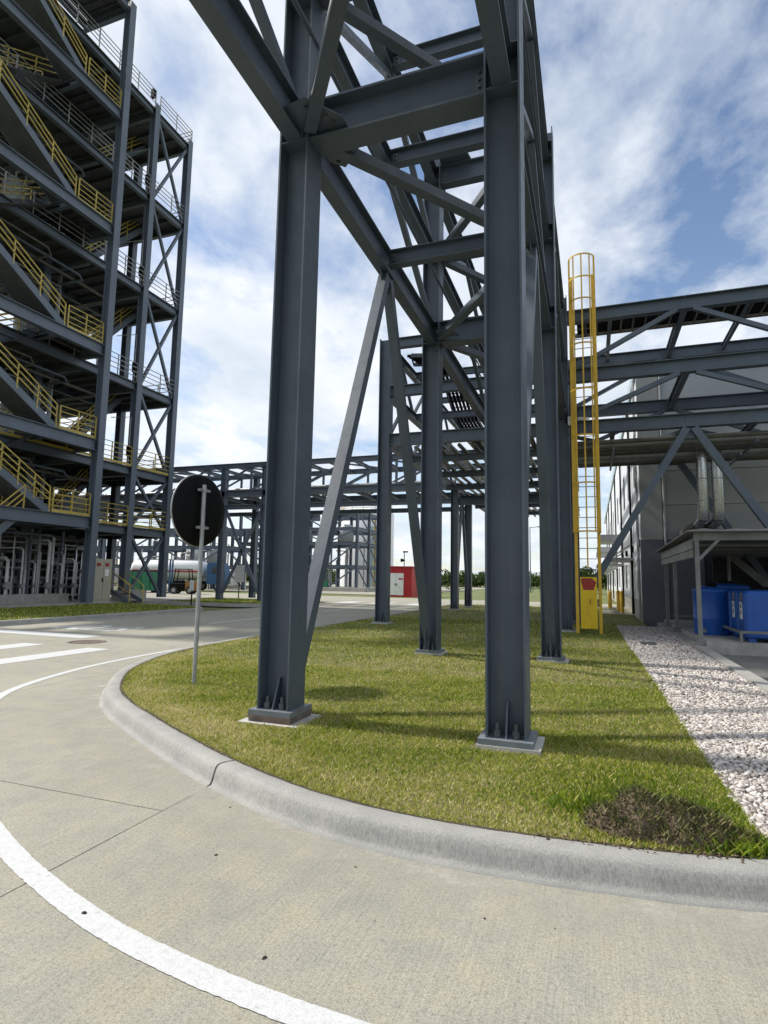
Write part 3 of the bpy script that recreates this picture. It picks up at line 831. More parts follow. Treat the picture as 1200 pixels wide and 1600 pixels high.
for i in range(13):
    x = -6.1 + i * .40 + rng.uniform(-.06, .06); r_ = float(rng.choice([.05, .07, .09, .12]))
    part('pipe', MB().tube([(x, 18.9, 6.07 + r_), (x, 41.5, 6.07 + r_)], r_, 10), ('pipe_brown', 'pipe_grey', 'pipe_brown')[i % 3], r2)
for i, x in enumerate((-4.15, -4.0, -3.82)):
    part('conduit', MB().tube([(x, 18.4, 9.97), (x, 41, 9.97)], .03, 8), 'steel', r2)

def tray(parent_label, pts, w, hgt, step, mat='deck'):
    """ladder cable tray following a polyline of (x, y, z)"""
    t = thing('cable_tray', pts[0], *parent_label)
    P = [V(p) for p in pts]
    side = []
    for i, p in enumerate(P):
        a = (P[min(i + 1, len(P) - 1)] - P[max(i - 1, 0)]).normalized()
        side.append(a.cross(V((0, 0, 1))).normalized())
    for s in (-1, 1):
        mb = MB()
        for i in range(len(P) - 1):
            a = P[i] + side[i] * s * w / 2; b = P[i + 1] + side[i + 1] * s * w / 2
            mb.bar(a, b, .03, hgt)
        part('side_rail', mb, mat, t)
    dist = 0.0; rung = None
    for i in range(len(P) - 1):
        d = (P[i + 1] - P[i]); n = max(1, int(d.length / step))
        for k in range(n):
            c = P[i] + d * (k / n); sd = side[i].lerp(side[i + 1], k / n).normalized()
            part('rung', MB().bar(c - sd * w / 2 - V((0, 0, .03)), c + sd * w / 2 - V((0, 0, .03)), .05, .03), mat, t)
    return t
arc = [(-5.0 - .75 * (1 - math.cos(a)) , 19.6 - .75 * math.sin(a) + .0, 9.72 + 0) for a in np.linspace(math.pi / 2, 0, 1)]
trp = [(-6.35, 20.6, 10.0), (-5.8, 20.7, 9.98), (-5.35, 21.0, 9.9), (-5.1, 21.5, 9.75), (-5.0, 22.2, 9.4), (-4.95, 23.2, 8.8), (-4.92, 24.1, 8.4), (-4.9, 25, 8.32), (-4.9, 32, 8.32)]
tray(('dark ladder cable tray dropping between the tiers of the rack behind', 'cable tray'), trp, .95, .15, .30)
trc = thing('cable_bundle', (-4.9, 25, 8.35), 'black cables lying in the dropping ladder tray', 'cables')
for k in range(6):
    o_ = (k - 2.5) * .15
    pts = [V(p) + V((o_ * (.25 if i < 2 else 1), o_ * (1 if i < 3 else .2), .03)) for i, p in enumerate(trp)]
    part('cable', MB().tube(pts, .06, 6), 'black', trc)

# ---- pipe bridge to the building on the right
br = thing('pipe_bridge', (2.8, 18.5, 6.1), 'grey steel truss bridge carrying pipes from the rack to the warehouse', 'pipe bridge')
YF, YBk = 18.5, 22.6
BT = [(6.34, .40), (8.0, .42), (9.93, .40)]
XN = [-.58, 2.77, 6.3, 9.8, 13.5]
for yy in (YF, YBk):
    for z, d in BT:
        for a, b in zip(XN[:-1], XN[1:]):
            beam(br, (a + .004, yy, z), (b - .004, yy, z), d, .26, name='chord')
            part('splice_plate', MB().box((b - .1, yy - .02, z - d * .42), (b + .1, yy - .011, z + d * .42)), 'steel', br)
    for k in range(0, 4, 2):
        a, m, b = XN[k], XN[k + 1], XN[k + 2]
        for z0, z1 in ((6.55, 7.78), (8.22, 9.74)):
            brace(br, (a + .15, yy - .06, z0), (m - .22, yy - .06, z1), .13)
            brace(br, (b - .15, yy - .06, z0), (m + .22, yy - .06, z1), .13)
        sh = 0 if yy == YF else 1
        brace(br, (a + .02, yy - .04, .55), (m - .10, yy - .04, 6.1), .2)
        brace(br, (b - .1, yy - .04, .55), (m + .10, yy - .04, 6.1), .2)
        gusset(br, [(m - .3, yy - .02, 6.13), (m + .3, yy - .02, 6.13), (m + .14, yy - .02, 5.8), (m - .14, yy - .02, 5.8)], .02, 'y')
for x in XN[1:]:
    for z, d in BT: beam(br, (x, YF + .1, z - .03), (x, YBk - .1, z - .03), .30, .18, name='cross_beam')
for x in (.7, 4.5, 8.0):
    for z in (6.28, 9.9): beam(br, (x, YF + .1, z), (x, YBk - .1, z), .18, .12, name='cross_beam')
column(br, 6.3, YF, .3, 10.1, .36, .36); column(br, 6.3, YBk, .3, 10.1, .36, .36); column(br, -.6, YBk, .2, 10.1, .34, .34)
column(br, 13.5, YF, .3, 10.1, .36, .36)
for i, (yy, r_) in enumerate(((18.95, .07), (19.2, .1), (19.55, .15), (20.0, .06), (20.3, .12), (20.8, .16), (21.3, .08), (21.6, .1), (22.1, .13))):
    part('pipe', MB().tube([(-.4, yy, 6.02 - r_), (13, yy, 6.02 - r_)], r_, 10), ('pipe_brown', 'pipe_grey')[i % 2], br)
for x in (.7, 2.3, 4.5, 8): part('pipe_hanger', MB().box((x - .03, 18.7, 5.66), (x + .03, 22.4, 5.72)), 'steel', br)
for (y0, y1) in ((18.7, 22.4), (22.4, 18.7)):
    brace(br, (-.4, y0, 6.1), (2.7, y1, 6.1), .1, name='plan_brace'); brace(br, (2.9, y0, 6.1), (6.2, y1, 6.1), .1, name='plan_brace')
tray(('brown ladder cable tray under the top chord of the pipe bridge', 'cable tray'), [(-.4, 19.35, 9.93), (13, 19.35, 9.93)], 1.25, .16, .36, mat='pipe_brown')
trc = thing('cable_bundle', (2, 19.35, 9.98), 'dark cables lying in the tray under the bridge top chord', 'cables')
for k in range(7): part('cable', MB().tube([(-.3, 18.87 + k * .16, 9.98), (12.9, 18.87 + k * .16, 9.98)], .07, 6), 'black', trc)
# two insulated risers hanging off the bridge
for k, x in enumerate((3.35, 3.78)):
    d = thing('riser_duct', (x, 20.5, 3.5), ('left' if k == 0 else 'right') + ' one of two shiny silver insulated ducts dropping from the bridge', 'duct')
    pts = [(x, 20.5, 6.0), (x, 20.5, 3.95), (x, 20.62, 3.66), (x - .1, 20.9, 3.52), (x - .1, 24.1, 3.45)]
    part('duct_pipe', MB().tube(pts[:3], .17, 16), 'silver', d)
    part('elbow', MB().tube(pts[2:4], .175, 14), 'silver', d)
    part('duct_run', MB().tube(pts[3:], .17, 14), 'pipe_brown', d)
    for z in (5.6, 4.9, 4.2): part('band', MB().cyl((x, 20.5, z), (x, 20.5, z + .04), .176, 16), 'galv', d)

# ---- caged ladder
la = thing('caged_ladder', (-.1, 18.0, .15), 'tall yellow caged ladder with a locked gate panel beside the rack', 'ladder')
LX0, LX1, LY = -.43, .2, 17.98
for x in (LX0, LX1):
    part('stringer', MB().box((x - .045, LY - .035, .13), (x + .045, LY + .035, 11.0)), 'yellow', la)
rung_me = None
z = .45
while z < 10.1:
    part('rung', MB().cyl((LX0, LY + .005, z), (LX1, LY + .005, z), .012, 6), 'deck', la); z += .305
def hoop(z, w=.045, t=.012, r=.37):
    cx = (LX0 + LX1) / 2; pts = []
    for a in np.linspace(-.35, math.pi + .35, 19): pts.append((cx - r * 1.02 * math.cos(a), LY - .02 - .30 - r * math.sin(a), z))
    pts = [(LX0 - .05, LY - .02, z)] + pts + [(LX1 + .05, LY - .02, z)]
    mb = MB()
    for a, b in zip(pts[:-1], pts[1:]): mb.bar(a, b, t, w)
    return mb
for zz in (11.36, 10.66, 9.98, 8.60, 7.22, 5.84, 4.44, 3.04): part('cage_hoop', hoop(zz), 'yellow', la)
cx = (LX0 + LX1) / 2
for a in (-.15, .35, .9, math.pi / 2, math.pi - .9, math.pi - .35, math.pi + .15):
    x = cx - .37 * math.cos(a); y = LY - .32 - .37 * math.sin(a)
    part('cage_bar', MB().box((x - .02, y - .006, 2.0 if abs(a - math.pi / 2) < .1 else 3.05), (x + .02, y + .006, 11.38)), 'yellow', la)
for x in (LX0, LX1):
    for z in (2.4, 5.3, 8.1): part('standoff', MB().box((x - .02, LY + .03, z), (x + .02, YF - .1, z + .05)), 'yellow', la)
gt = part('gate_panel', MB().box((LX0 + .09, LY - .075, .28), (LX1 - .085, LY - .06, 1.75)), 'yellow_panel', la)
gh = part('gate_hinge', MB().box((LX0 + .05, LY - .08, .95), (LX0 + .088, LY - .05, 1.15)), 'rust', gt); part('gate_hinge', MB().box((LX1 - .083, LY - .08, .9), (LX1 - .04, LY - .05, 1.12)), 'rust', gt)
part('gate_lock', MB().box((-.09, LY - .10, .98), (-.06, LY - .077, 1.12)), 'orange', gt)
sx, sy, sz = -.12, LY - .0795, 1.62
part('warning_sign', MB().add([(sx - .19, sy, sz - .02), (sx - .20, sy, sz + .06), (sx - .17, sy, sz + .10), (sx + .10, sy, sz + .10), (sx + .22, sy, sz - .02), (sx + .14, sy, sz - .24), (sx - .14, sy, sz - .24)],
     [tuple(range(7))]), 'red_sign', gt)
ct = thing('security_camera', (-.3, 18.05, 6.45), 'white security camera on a bracket at the rack column beside the ladder', 'camera')
part('mount', MB().box((-.60, 18.1, 6.36), (-.50, 18.24, 6.62)), 'white', ct)
part('arm', MB().bar((-.5, 18.14, 6.5), (-.26, 18.05, 6.5), .045), 'white', ct)
part('housing', MB().bar((-.30, 18.06, 6.52), (-.02, 17.78, 6.42), .10, .09), 'white', ct)
part('junction_box', MB().box((-.68, 18.12, 6.45), (-.61, 18.22, 6.75)), 'black', ct)

# ---- far rack crossing the road on the left
r3 = thing('pipe_rack', (-15, 30, .15), 'long grey steel rack crossing over the road towards the tower', 'pipe rack')
for y in (30.0, 33.6):
    for z, d in ((8.35, .3), (6.62, .34), (5.78, .26)):
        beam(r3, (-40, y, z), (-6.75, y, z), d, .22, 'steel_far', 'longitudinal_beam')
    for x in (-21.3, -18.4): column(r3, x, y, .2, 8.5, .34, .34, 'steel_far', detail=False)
    brace(r3, (-21.1, y, .6), (-18.6, y, 5.6), .14, 'steel_far'); brace(r3, (-18.6, y, .6), (-21.1, y, 5.6), .14, 'steel_far')
    for i, x in enumerate(np.arange(-38, -7.5, 3.1)):
        brace(r3, (x, y, 6.8), (x, y, 8.2), .12, 'steel_far', 'post')
        brace(r3, (x, y, 6.8), (x + 3.0, y, 8.2), .10, 'steel_far')
for i, x in enumerate(np.arange(-39, -7, 1.55)):
    for z in (8.3, 6.55): beam(r3, (x, 30.1, z), (x, 33.5, z), .2, .14, 'steel_far', 'cross_beam')
for i, x in enumerate(np.arange(-39, -8, 3.1)):
    brace(r3, (x, 30.1, 8.3), (x + 3.0, 33.5, 8.3), .09, 'steel_far', 'plan_brace')
for k, (y, r_) in enumerate(((30.6, .1), (31.1, .14), (31.7, .09), (32.4, .16), (33, .1))):
    part('pipe', MB().tube([(-40, y, 6.85 + r_), (-7, y, 6.85 + r_)], r_, 8), ('pipe_grey', 'pipe_brown')[k % 2], r3)

# ================================================================== THE TOWER ON THE LEFT
tw = thing('process_tower', (-26, 20, .15), 'tall open steel process tower with yellow railed stairs and decks', 'tower')
SX = -22.4                                            # face of the stair bay
ZL = [4.0, 7.75, 12.5, 18.8, 25.1, 31.4]
ZM = [4.0, 7.3, 12.1, 17.8, 23.5, 29.0]
MX = -24.0                                            # face of the main frame
YN, YS = 28.1, 11.6
post_mes = {}
def post_mesh(mat):
    if mat not in post_mes: post_mes[mat] = MB().bar((0, 0, 0), (0, 0, 1.08), .045).mesh('post')
    return post_mes[mat]
def railing(parent, pts, mat='yellow_rail', toe=True, rails=(1.08, .82, .56, .30), gap=1.25, r=.017):
    P = [V(p) for p in pts]; mb = MB()
    for a, b in zip(P[:-1], P[1:]):
        for h in rails: mb.bar(a + V((0, 0, h)), b + V((0, 0, h)), r * 2)
        if toe: mb.bar(a + V((0, 0, .07)), b + V((0, 0, .07)), .014, .13)
    h_ = part('handrail', mb, mat, parent)
    org = origin_of(parent)
    for a, b in zip(P[:-1], P[1:]):
        n = max(1, round((b - a).length / gap))
        for k in range(n + 1):
            if k == n and b is not P[-1]: continue
            p = a.lerp(b, k / n)
            link('post', post_mesh(mat), mat, h_, p - org)
    return h_
def stair(parent, x0, x1, y0, z0, y1, z1, mat='steel_far', rail_sides=(True, True)):
    st = part('stair', MB().prism((x0, y0, z0), (x0, y1, z1), [(-.02, -.16), (.02, -.16), (.02, .16), (-.02, .16)]), mat, parent)
    part('stringer', MB().prism((x1, y0, z0), (x1, y1, z1), [(-.02, -.16), (.02, -.16), (.02, .16), (-.02, .16)]), mat, st)
    n = max(3, int(round((z1 - z0) / .2)))
    org = origin_of(parent)
    me = MB().cbox((0, 0, 0), (abs(x1 - x0) - .05, .27, .04)).mesh('tread'); me.materials.append(MT['deck'])
    for k in range(n):
        t = (k + .5) / n
        link('tread', me, None, st, V(((x0 + x1) / 2, y0 + (y1 - y0) * t, z0 + (z1 - z0) * t)) - org)
    for s, x in zip(rail_sides, (x0, x1)):
        if s:
            mb = MB()
            for h in (1.08, .8, .52): mb.bar((x, y0, z0 + h), (x, y1, z1 + h), .045)
            hr = part('stair_rail', mb, 'yellow_rail', st)
            for k in range(5):
                t = k / 4
                link('post', post_mesh('yellow_rail'), 'yellow_rail', hr, V((x, y0 + (y1 - y0) * t, z0 + (z1 - z0) * t)) - org)
    return st
# columns
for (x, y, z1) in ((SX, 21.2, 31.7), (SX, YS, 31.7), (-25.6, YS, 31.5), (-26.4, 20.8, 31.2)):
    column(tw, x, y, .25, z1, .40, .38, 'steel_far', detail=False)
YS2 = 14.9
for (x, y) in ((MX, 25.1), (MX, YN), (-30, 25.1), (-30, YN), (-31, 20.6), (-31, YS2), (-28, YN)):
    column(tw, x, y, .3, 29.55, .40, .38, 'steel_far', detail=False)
# stair bay
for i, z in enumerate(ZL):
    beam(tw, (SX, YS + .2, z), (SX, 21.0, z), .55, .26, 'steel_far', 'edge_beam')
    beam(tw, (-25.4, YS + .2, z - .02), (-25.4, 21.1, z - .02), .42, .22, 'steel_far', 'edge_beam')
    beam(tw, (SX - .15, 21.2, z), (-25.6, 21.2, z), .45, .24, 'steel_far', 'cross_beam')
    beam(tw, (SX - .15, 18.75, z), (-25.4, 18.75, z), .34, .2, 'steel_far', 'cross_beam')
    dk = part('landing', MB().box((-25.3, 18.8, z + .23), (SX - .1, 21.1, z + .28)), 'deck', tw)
    for k in range(5): part('joist', MB().bar((-25.2, 19.1 + k * .42, z + .17), (SX - .15, 19.1 + k * .42, z + .17), .06, .12), 'deck', dk)
    railing(tw, [(SX + .02, 18.95, z + .28), (SX + .02, 20.95, z + .28)], gap=.9)
    railing(tw, [(SX - .2, 21.28, z + .28), (-25.3, 21.28, z + .28)], gap=1.4)
    if i + 1 < len(ZL):
        zn = ZL[i + 1]; zm = (z + zn) / 2; run = (zm - z) / .60
        ym = 18.8 - run
        stair(tw, SX - .02, SX - 1.3, 18.8, z + .28, ym, zm + .28)
        stair(tw, SX - 1.6, SX - 2.9, ym, zm + .28, 18.8, zn + .28)
        part('landing', MB().box((-25.3, ym - 1.5, zm + .2), (SX, ym, zm + .28)), 'deck', tw)
        railing(tw, [(SX - .02, ym, zm + .28), (SX - .02, ym - 1.5, zm + .28), (-25.3, ym - 1.5, zm + .28)], gap=1.0)
        part('soffit_sheet', MB().prism((SX - .66, 18.8, z + .10), (SX - .66, ym, zm + .10), [(-.6, -.008), (.6, -.008), (.6, .008), (-.6, .008)]), 'deck', tw)
        part('soffit_sheet', MB().prism((SX - 1.75, 18.8, zn + .08), (SX - 1.75, ym, zm + .05), [(-.9, -.01), (.9, -.01), (.9, .01), (-.9, .01)]), 'deck', tw)
stair(tw, SX - .02, SX - 1.3, 13.6, .3, 17.6, 4.2)
# main decks
for i, z in enumerate(ZM):
    y1 = YN
    dk = part('deck', MB().box((-34, YS2 - .2, z + .16), (MX + .12, y1 + .1, z + .22)), 'deck', tw)
    for k, y in enumerate(np.arange(YS2 + .4, YN, .85)):
        part('joist', MB().bar((-33.8, y, z + .06), (MX - .1, y, z + .06), .1, .19), 'deck', dk)
    beam(tw, (MX, YS2, z), (MX, 24.9, z), .42, .24, 'steel_far', 'edge_beam'); beam(tw, (MX, 25.3, z), (MX, YN - .2, z), .42, .24, 'steel_far', 'edge_beam')
    for y in (YN, 25.1, 21.5): beam(tw, (MX - .2, y, z - .05), (-33.8, y, z - .05), .40, .22, 'steel_far', 'cross_beam')
    beam(tw, (-28.5, YS2, z - .03), (-28.5, YN, z - .03), .36, .2, 'steel_far', 'edge_beam')
    railing(tw, [(MX + .14, YS2 + .2, z + .22), (MX + .14, 24.9, z + .22)], 'yellow_rail' if i < 2 else 'galv_rail', gap=1.45, toe=(i < 2))
    railing(tw, [(MX + .14, 25.3, z + .22), (MX + .14, YN + .1, z + .22), (-33.8, YN + .1, z + .22)], 'yellow_rail' if i < 2 else 'galv_rail', gap=1.45, toe=(i < 2))
    zb = ZM[i - 1] + .25 if i else .45
    zt = z - .22; mzz = (zb + zt) / 2
    brace(tw, (MX, 25.3, zb), (MX, YN - .2, zt), .15, 'steel_far'); brace(tw, (MX + .02, YN - .2, zb), (MX + .02, 25.3, zt), .15, 'steel_far')
    if i + 1 < len(ZM):
        zn = ZM[i + 1]
        stair(tw, -26.6, -27.7, 22.3, z + .22, 22.3 + min(5.2, (zn - z) * .9), zn + .1, rail_sides=(True, False))
for z in ZM[1:]:
    part('junction_box', MB().box((MX - .1, 24.72, z + .8), (MX + .12, 24.88, z + 1.35)), 'black', tw)
    if z < 29: part('conduit', MB().tube([(MX + .02, 24.8, z + .3), (MX + .02, 24.8, z + 3.0), (-25.4, 24.8, z + 3.1)], .025, 6), 'pipe_grey', tw)
for k, z in enumerate(ZM):
    for q in range(3):
        y = 16.0 + q * 2.3 + .4 * (k % 2)
        part('service_pipe', MB().tube([(-24.6 - .5 * q, 15.3, z - .45 - .12 * q), (-24.6 - .5 * q, y + 3, z - .45 - .12 * q), (-24.6 - .5 * q, y + 3.2, z - .75), (-26.5 - q, y + 3.2, z - .75)], .05 + .02 * q, 8), ('pipe_brown', 'steel_far', 'pipe_brown')[q], tw)
# equipment standing on the decks: vessels and risers added to keep the inside dark
eq = [(-28.6, 16.4, 1.1, 0), (-29.8, 18.2, 1.3, 0), (-28.4, 19.6, .6, 1), (-27.4, 16.0, .6, 1), (-29.6, 16.4, 1.2, 2), (-29.3, 18.9, .9, 2), (-27.5, 16.5, .6, 2), (-30, 16.3, 1.1, 3), (-29, 17.4, 1.1, 3),
      (-28, 19.8, .5, 3), (-29.5, 16.3, 1.2, 4), (-28.5, 19.0, .7, 4), (-30.6, 23.5, .8, 3), (-31, 23.8, .9, 2), (-31.2, 23.4, .8, 1)]
for k, (x, y, r_, lv) in enumerate(eq):
    z0 = ZM[lv] + .22; hgt = min((ZM[lv + 1] - ZM[lv]) - .9, 3.6 + r_)
    v = part('vessel', MB().lathe((x, y, z0), [(r_ * .9, .35), (r_, .55), (r_, hgt - .35), (r_ * .75, hgt - .12), (r_ * .3, hgt)], 20), 'vessel', tw)
    for a in (0.6, 2.7, 4.8): part('leg', MB().bar((x + r_ * .75 * math.cos(a), y + r_ * .75 * math.sin(a), z0), (x + r_ * .75 * math.cos(a), y + r_ * .75 * math.sin(a), z0 + .6), .12), 'steel_far', v)
    part('nozzle', MB().tube([(x + r_ * .3, y, z0 + hgt - .1), (x + r_ * .3, y, z0 + hgt + .25), (x + r_ + .4, y, z0 + hgt + .25), (x + r_ + .4, y, z0 + .1)], .06, 8), 'pipe_grey', v)
# risers through the decks
pr = thing('riser_pipes', (-27, 21.8, .3), 'bundle of pale pipes rising through the tower decks', 'pipes')
for k in range(7):
    x = -26.6 - k * .42; y = 21.9 + .3 * math.sin(k * 2.1); r_ = (.05, .09, .06, .11)[k % 4]
    part('pipe', MB().tube([(x, y, .3), (x, y, 28.0 - 2.3 * k)], r_, 8), 'pipe_grey', pr)
    for z in (3.2, 6.5, 11.3, 17): part('pipe_arm', MB().tube([(x, y, z - .1), (x, y - 2.6 - k * .5, z - .1)], r_ * .8, 6), 'pipe_grey', pr)
# pad, low wall and the piping at ground level
struct('tower_pad', MB().box((-36, 9, -.05), (-22.6, 29.5, .2)), 'concrete')
single('low_wall', MB().box((-24.6, 10, .2), (-24.3, 21.9, .62)), 'concrete', 'low concrete wall along the foot of the tower', 'wall')
single('concrete_block', MB().box((-24.4, 24.7, .2), (-23.4, 26.2, .75)), 'concrete', 'pale concrete block beside the yellow railed steps', 'block')
mf = thing('pipe_manifold', (-26.3, 18, .2), 'dense bank of silver pipes and valves under the first tower deck', 'pipes')
for k in range(26):
    x = -25.2 - rng.uniform(0, 2.6); y = 15.2 + k * .34 + rng.uniform(-.08, .08); r_ = float(rng.choice([.03, .045, .06, .08])); h = rng.uniform(2.2, 3.55)
    mt = ['silver', 'pipe_grey', 'pipe_grey', 'pipe_brown'][int(rng.integers(4))]
    p = part('pipe', MB().tube([(x, y, .2), (x, y, h), (x - .2, y, h + .15), (x - 2.5, y, h + .15)], r_, 8), mt, mf)
    if k % 2 == 0:
        zz = rng.uniform(.8, 1.5); part('valve', MB().cyl((x - .12, y, zz), (x + .16, y, zz), r_ * 2.2, 10).cyl((x, y, zz - .1), (x, y, zz + .1), r_ * 1.9, 10), 'pipe_grey', p)
for k in range(34):
    x = -24.75 - (k % 3) * .16; y = 15.4 + k * .235 + rng.uniform(-.06, .06); r_ = float(rng.choice([.03, .04, .05, .07])); h = rng.uniform(1.6, 3.5)
    p = part('pipe', MB().tube([(x, y, .45), (x, y, h), (x - .15, y, h + .12), (x - 1.5, y, h + .12)], r_, 8), ['pipe_pale', 'pipe_grey', 'pipe_pale'][k % 3], mf)
    if k % 3 == 0: part('valve', MB().cyl((x + .02, y, 1.0), (x + .17, y, 1.0), r_ * 2.4, 10).cyl((x, y, .9), (x, y, 1.1), r_ * 1.9, 10), 'pipe_grey', p)
for k in range(8):
    z = .5 + k * .42; x = -25.3 - (k % 3) * .5
    part('header', MB().tube([(x, 12.5, z), (x, 24.3, z)], (.05, .07, .09)[k % 3], 8), ('pipe_grey', 'pipe_brown')[k % 2], mf)
for k in range(6):
    y = 15.0 + k * 1.75; part('support', MB().bar((-25.1, y, .2), (-25.1, y, 3.7), .09), 'steel_far', mf)
single('shade_backing', MB().box((-33.5, 15, .2), (-33.2, 27.9, 7.2)), 'dark', 'added dark sheet standing in for shade deep inside the lower tower', 'wall')  # added sheet, coloured dark for the shade inside the tower
single('shade_screen', MB().box((-33.1, 24.9, .2), (-26.0, 25.05, 3.75)), 'dark', 'added dark screen standing in for shade behind the silver pipe bank', 'wall')  # added to block the bright yard behind; shade painted as a dark screen
cb = thing('control_cabinet', (-23.25, 22.6, .2), 'beige double door control cabinet with red labels at the tower foot', 'cabinet')
part('body', MB().box((-23.7, 22.1, .2), (-23.0, 23.2, 2.35)), 'cabinet', cb)
for k in range(2): 
    d = part('door', MB().box((-22.999, 22.13 + k * .53, .35), (-22.97, 22.64 + k * .53, 2.25)), 'cabinet', cb)
    part('label_plate', MB().box((-22.969, 22.2 + k * .53, 1.98), (-22.962, 22.45 + k * .53, 2.14)), 'red_sign', d)
    part('handle', MB().box((-22.969, 22.58 + k * .02, 1.2), (-22.94, 22.62 + k * .02, 1.4)), 'black', d)
part('notice', MB().box((-22.969, 22.75, 1.5), (-22.963, 22.98, 1.85)), 'white', cb)
sp = thing('access_steps', (-22.9, 24.2, .15), 'short steel steps with yellow handrails at the tower foot', 'steps')
for k in range(3): part('tread', MB().box((-23.0 + (2 - k) * .28 - .28, 23.75, .2 + k * .17), (-22.72 + (2 - k) * .28 - .28, 24.65, .24 + k * .17)), 'deck', sp)
for y in (23.72, 24.68):
    part('stringer', MB().bar((-22.3, y, .2), (-23.5, y, .75), .04, .2), 'steel_far', sp)
    part('handrail', MB().tube([(-22.25, y, .2), (-22.25, y, 1.0), (-22.6, y, 1.25), (-23.5, y, 1.75), (-23.5, y, .6)], .028, 6).tube([(-22.25, y, .65), (-22.6, y, .8), (-23.5, y, 1.25)], .022, 6), 'yellow_rail', sp)

# ================================================================== THE WAREHOUSE ON THE RIGHT
wh = thing('warehouse', (2, 24.2, 0), 'large flat roofed warehouse with grey panels and a white side wall', 'building')
WX, WY, WH = 1.8, 24.2, 10.3
part('core', MB().box((WX + .12, WY + .12, 0), (30, 86, WH - .3)), 'wall_dark', wh)
# front panels, course by course, with recessed joints
z = 3.25
courses = []
while z < WH - .6: courses.append((z, min(z + 1.32, WH - .55))); z += 1.32
xs = [2.55, 6.3, 10.1, 13.9, 17.7]
for (a, b) in courses:
    for x0, x1 in zip(xs[:-1], xs[1:]):
        part('wall_panel', MB().box((x0 + .008, WY, a + .010), (x1 - .008, WY + .12, b - .010)), 'wall_upper' if a > 6.9 else 'wall_grey', wh)
for x0, x1 in zip(xs[:-1], xs[1:]):
    if x0 < 3:
        part('lower_panel', MB().box((x0 + .008, WY - .02, .14), (3.9, WY + .12, 3.24)), 'wall_dark', wh)
    else:
        part('lower_panel', MB().box((x0 + .008, WY - .02, 2.75), (x1 - .008, WY + .12, 3.24)), 'wall_dark', wh)
part('door_opening', MB().box((3.92, WY + .03, .14), (17, WY + .10, 2.74)), 'dark', wh)  # no opening is cut; the doorway's inner shade is a dark panel
part('parapet', MB().box((WX - .05, WY - .10, WH - .54), (30, WY + .14, WH)), 'wall_pale', wh)
part('parapet', MB().box((WX - .10, WY + .16, WH - .54), (WX + .14, 86, WH)), 'wall_pale', wh)
part('corner_pilaster', MB().box((WX - .02, WY - .12, 3.25), (2.54, WY + .13, WH - .56)), 'wall_grey', wh)
part('corner_pilaster', MB().box((WX - .04, WY - .14, 0.0), (2.54, WY + .13, 3.24)), 'wall_dark', wh)
part('downpipe', MB().tube([(2.62, WY - .1, .2), (2.62, WY - .1, WH - .6)], .055, 8), 'galv', wh)
part('downpipe', MB().tube([(WX - .10, 24.6, .2), (WX - .10, 24.6, WH - .6)], .05, 8), 'galv', wh)
# white side wall in bays
ys = list(np.arange(24.4, 86, 4.4))
for k, (y0, y1) in enumerate(zip(ys[:-1], ys[1:])):
    for a, b in ((.9, 3.2), (3.2, 5.2), (5.2, 7.6), (7.6, WH - .56)):
        if a == 5.2:
            part('side_panel', MB().box((WX, y0 + .01, a + .01), (WX + .11, y0 + 1.3, b - .01)), 'wall_white', wh)
            part('side_panel', MB().box((WX, y0 + 3.1, a + .01), (WX + .11, y1 - .01, b - .01)), 'wall_white', wh)
            part('side_panel', MB().box((WX, y0 + 1.31, a + .01), (WX + .11, y0 + 3.09, a + .5)), 'wall_white', wh)
            w_ = part('window', MB().box((WX + .05, y0 + 1.32, a + .52), (WX + .09, y0 + 3.08, b - .02)), 'glass', wh)
            part('window_frame', MB().box((WX + .02, y0 + 2.17, a + .52), (WX + .06, y0 + 2.23, b - .02)), 'galv', w_)
        elif a == .9 and k % 2 == 1:
            part('side_panel', MB().box((WX, y0 + .01, a), (WX + .11, y0 + 1.0, b - .01)), 'wall_white', wh)
            part('side_panel', MB().box((WX, y0 + 2.2, a), (WX + .11, y1 - .01, b - .01)), 'wall_white', wh)
            d_ = part('door', MB().box((WX + .04, y0 + 1.02, .16), (WX + .09, y0 + 2.18, b - .3)), 'glass', wh)
            part('door_frame', MB().box((WX - .03, y0 + 1.0, .16), (WX + .03, y0 + 1.08, b)), 'black', d_)
            part('canopy', MB().box((WX - 1.15, y0 - .2, 2.62), (WX - .02, y0 + 3.2, 2.74)), 'galv', wh)
            for yy in (y0 + .1, y0 + 2.9): part('canopy_stay', MB().bar((WX - 1.05, yy, 2.74), (WX, yy, 3.45), .04), 'galv', wh)
        else:
            part('side_panel', MB().box((WX, y0 + .01, a + .01), (WX + .11, y1 - .01, b - .01)), 'wall_white', wh)
            if a == .9:
                w_ = part('window', MB().box((WX - .01, y0 + 1.5, 1.3), (WX + .002, y0 + 2.6, 2.6)), 'glass', wh)
    part('plinth', MB().box((WX - .03, y0 + .01, 0), (WX + .11, y0 + 1.0, .89)), 'cabinet', wh)
    if k % 2 == 0: part('plinth', MB().box((WX - .03, y0 + 1.01, 0), (WX + .11, y1 - .01, .89)), 'cabinet', wh)
    else: part('plinth', MB().box((WX - .03, y0 + 2.2, 0), (WX + .11, y1 - .01, .89)), 'cabinet', wh)
    if k in (3, 6, 8): part('canopy', MB().box((WX - 1.4, y0, 4.1), (WX - .02, y0 + 3.4, 4.5)), 'galv', wh)
    part('wall_light', MB().box((WX - .12, y0 + .2, 3.0), (WX - .002, y0 + .4, 3.3)), 'black', wh)
    if k % 2: part('downpipe', MB().tube([(WX - .08, y0 + .12, .2), (WX - .08, y0 + .12, WH - .6)], .05, 8), 'black', wh)
struct('side_path', MB().box((.4, 29.5, .05), (1.76, 34, .15)), 'road')
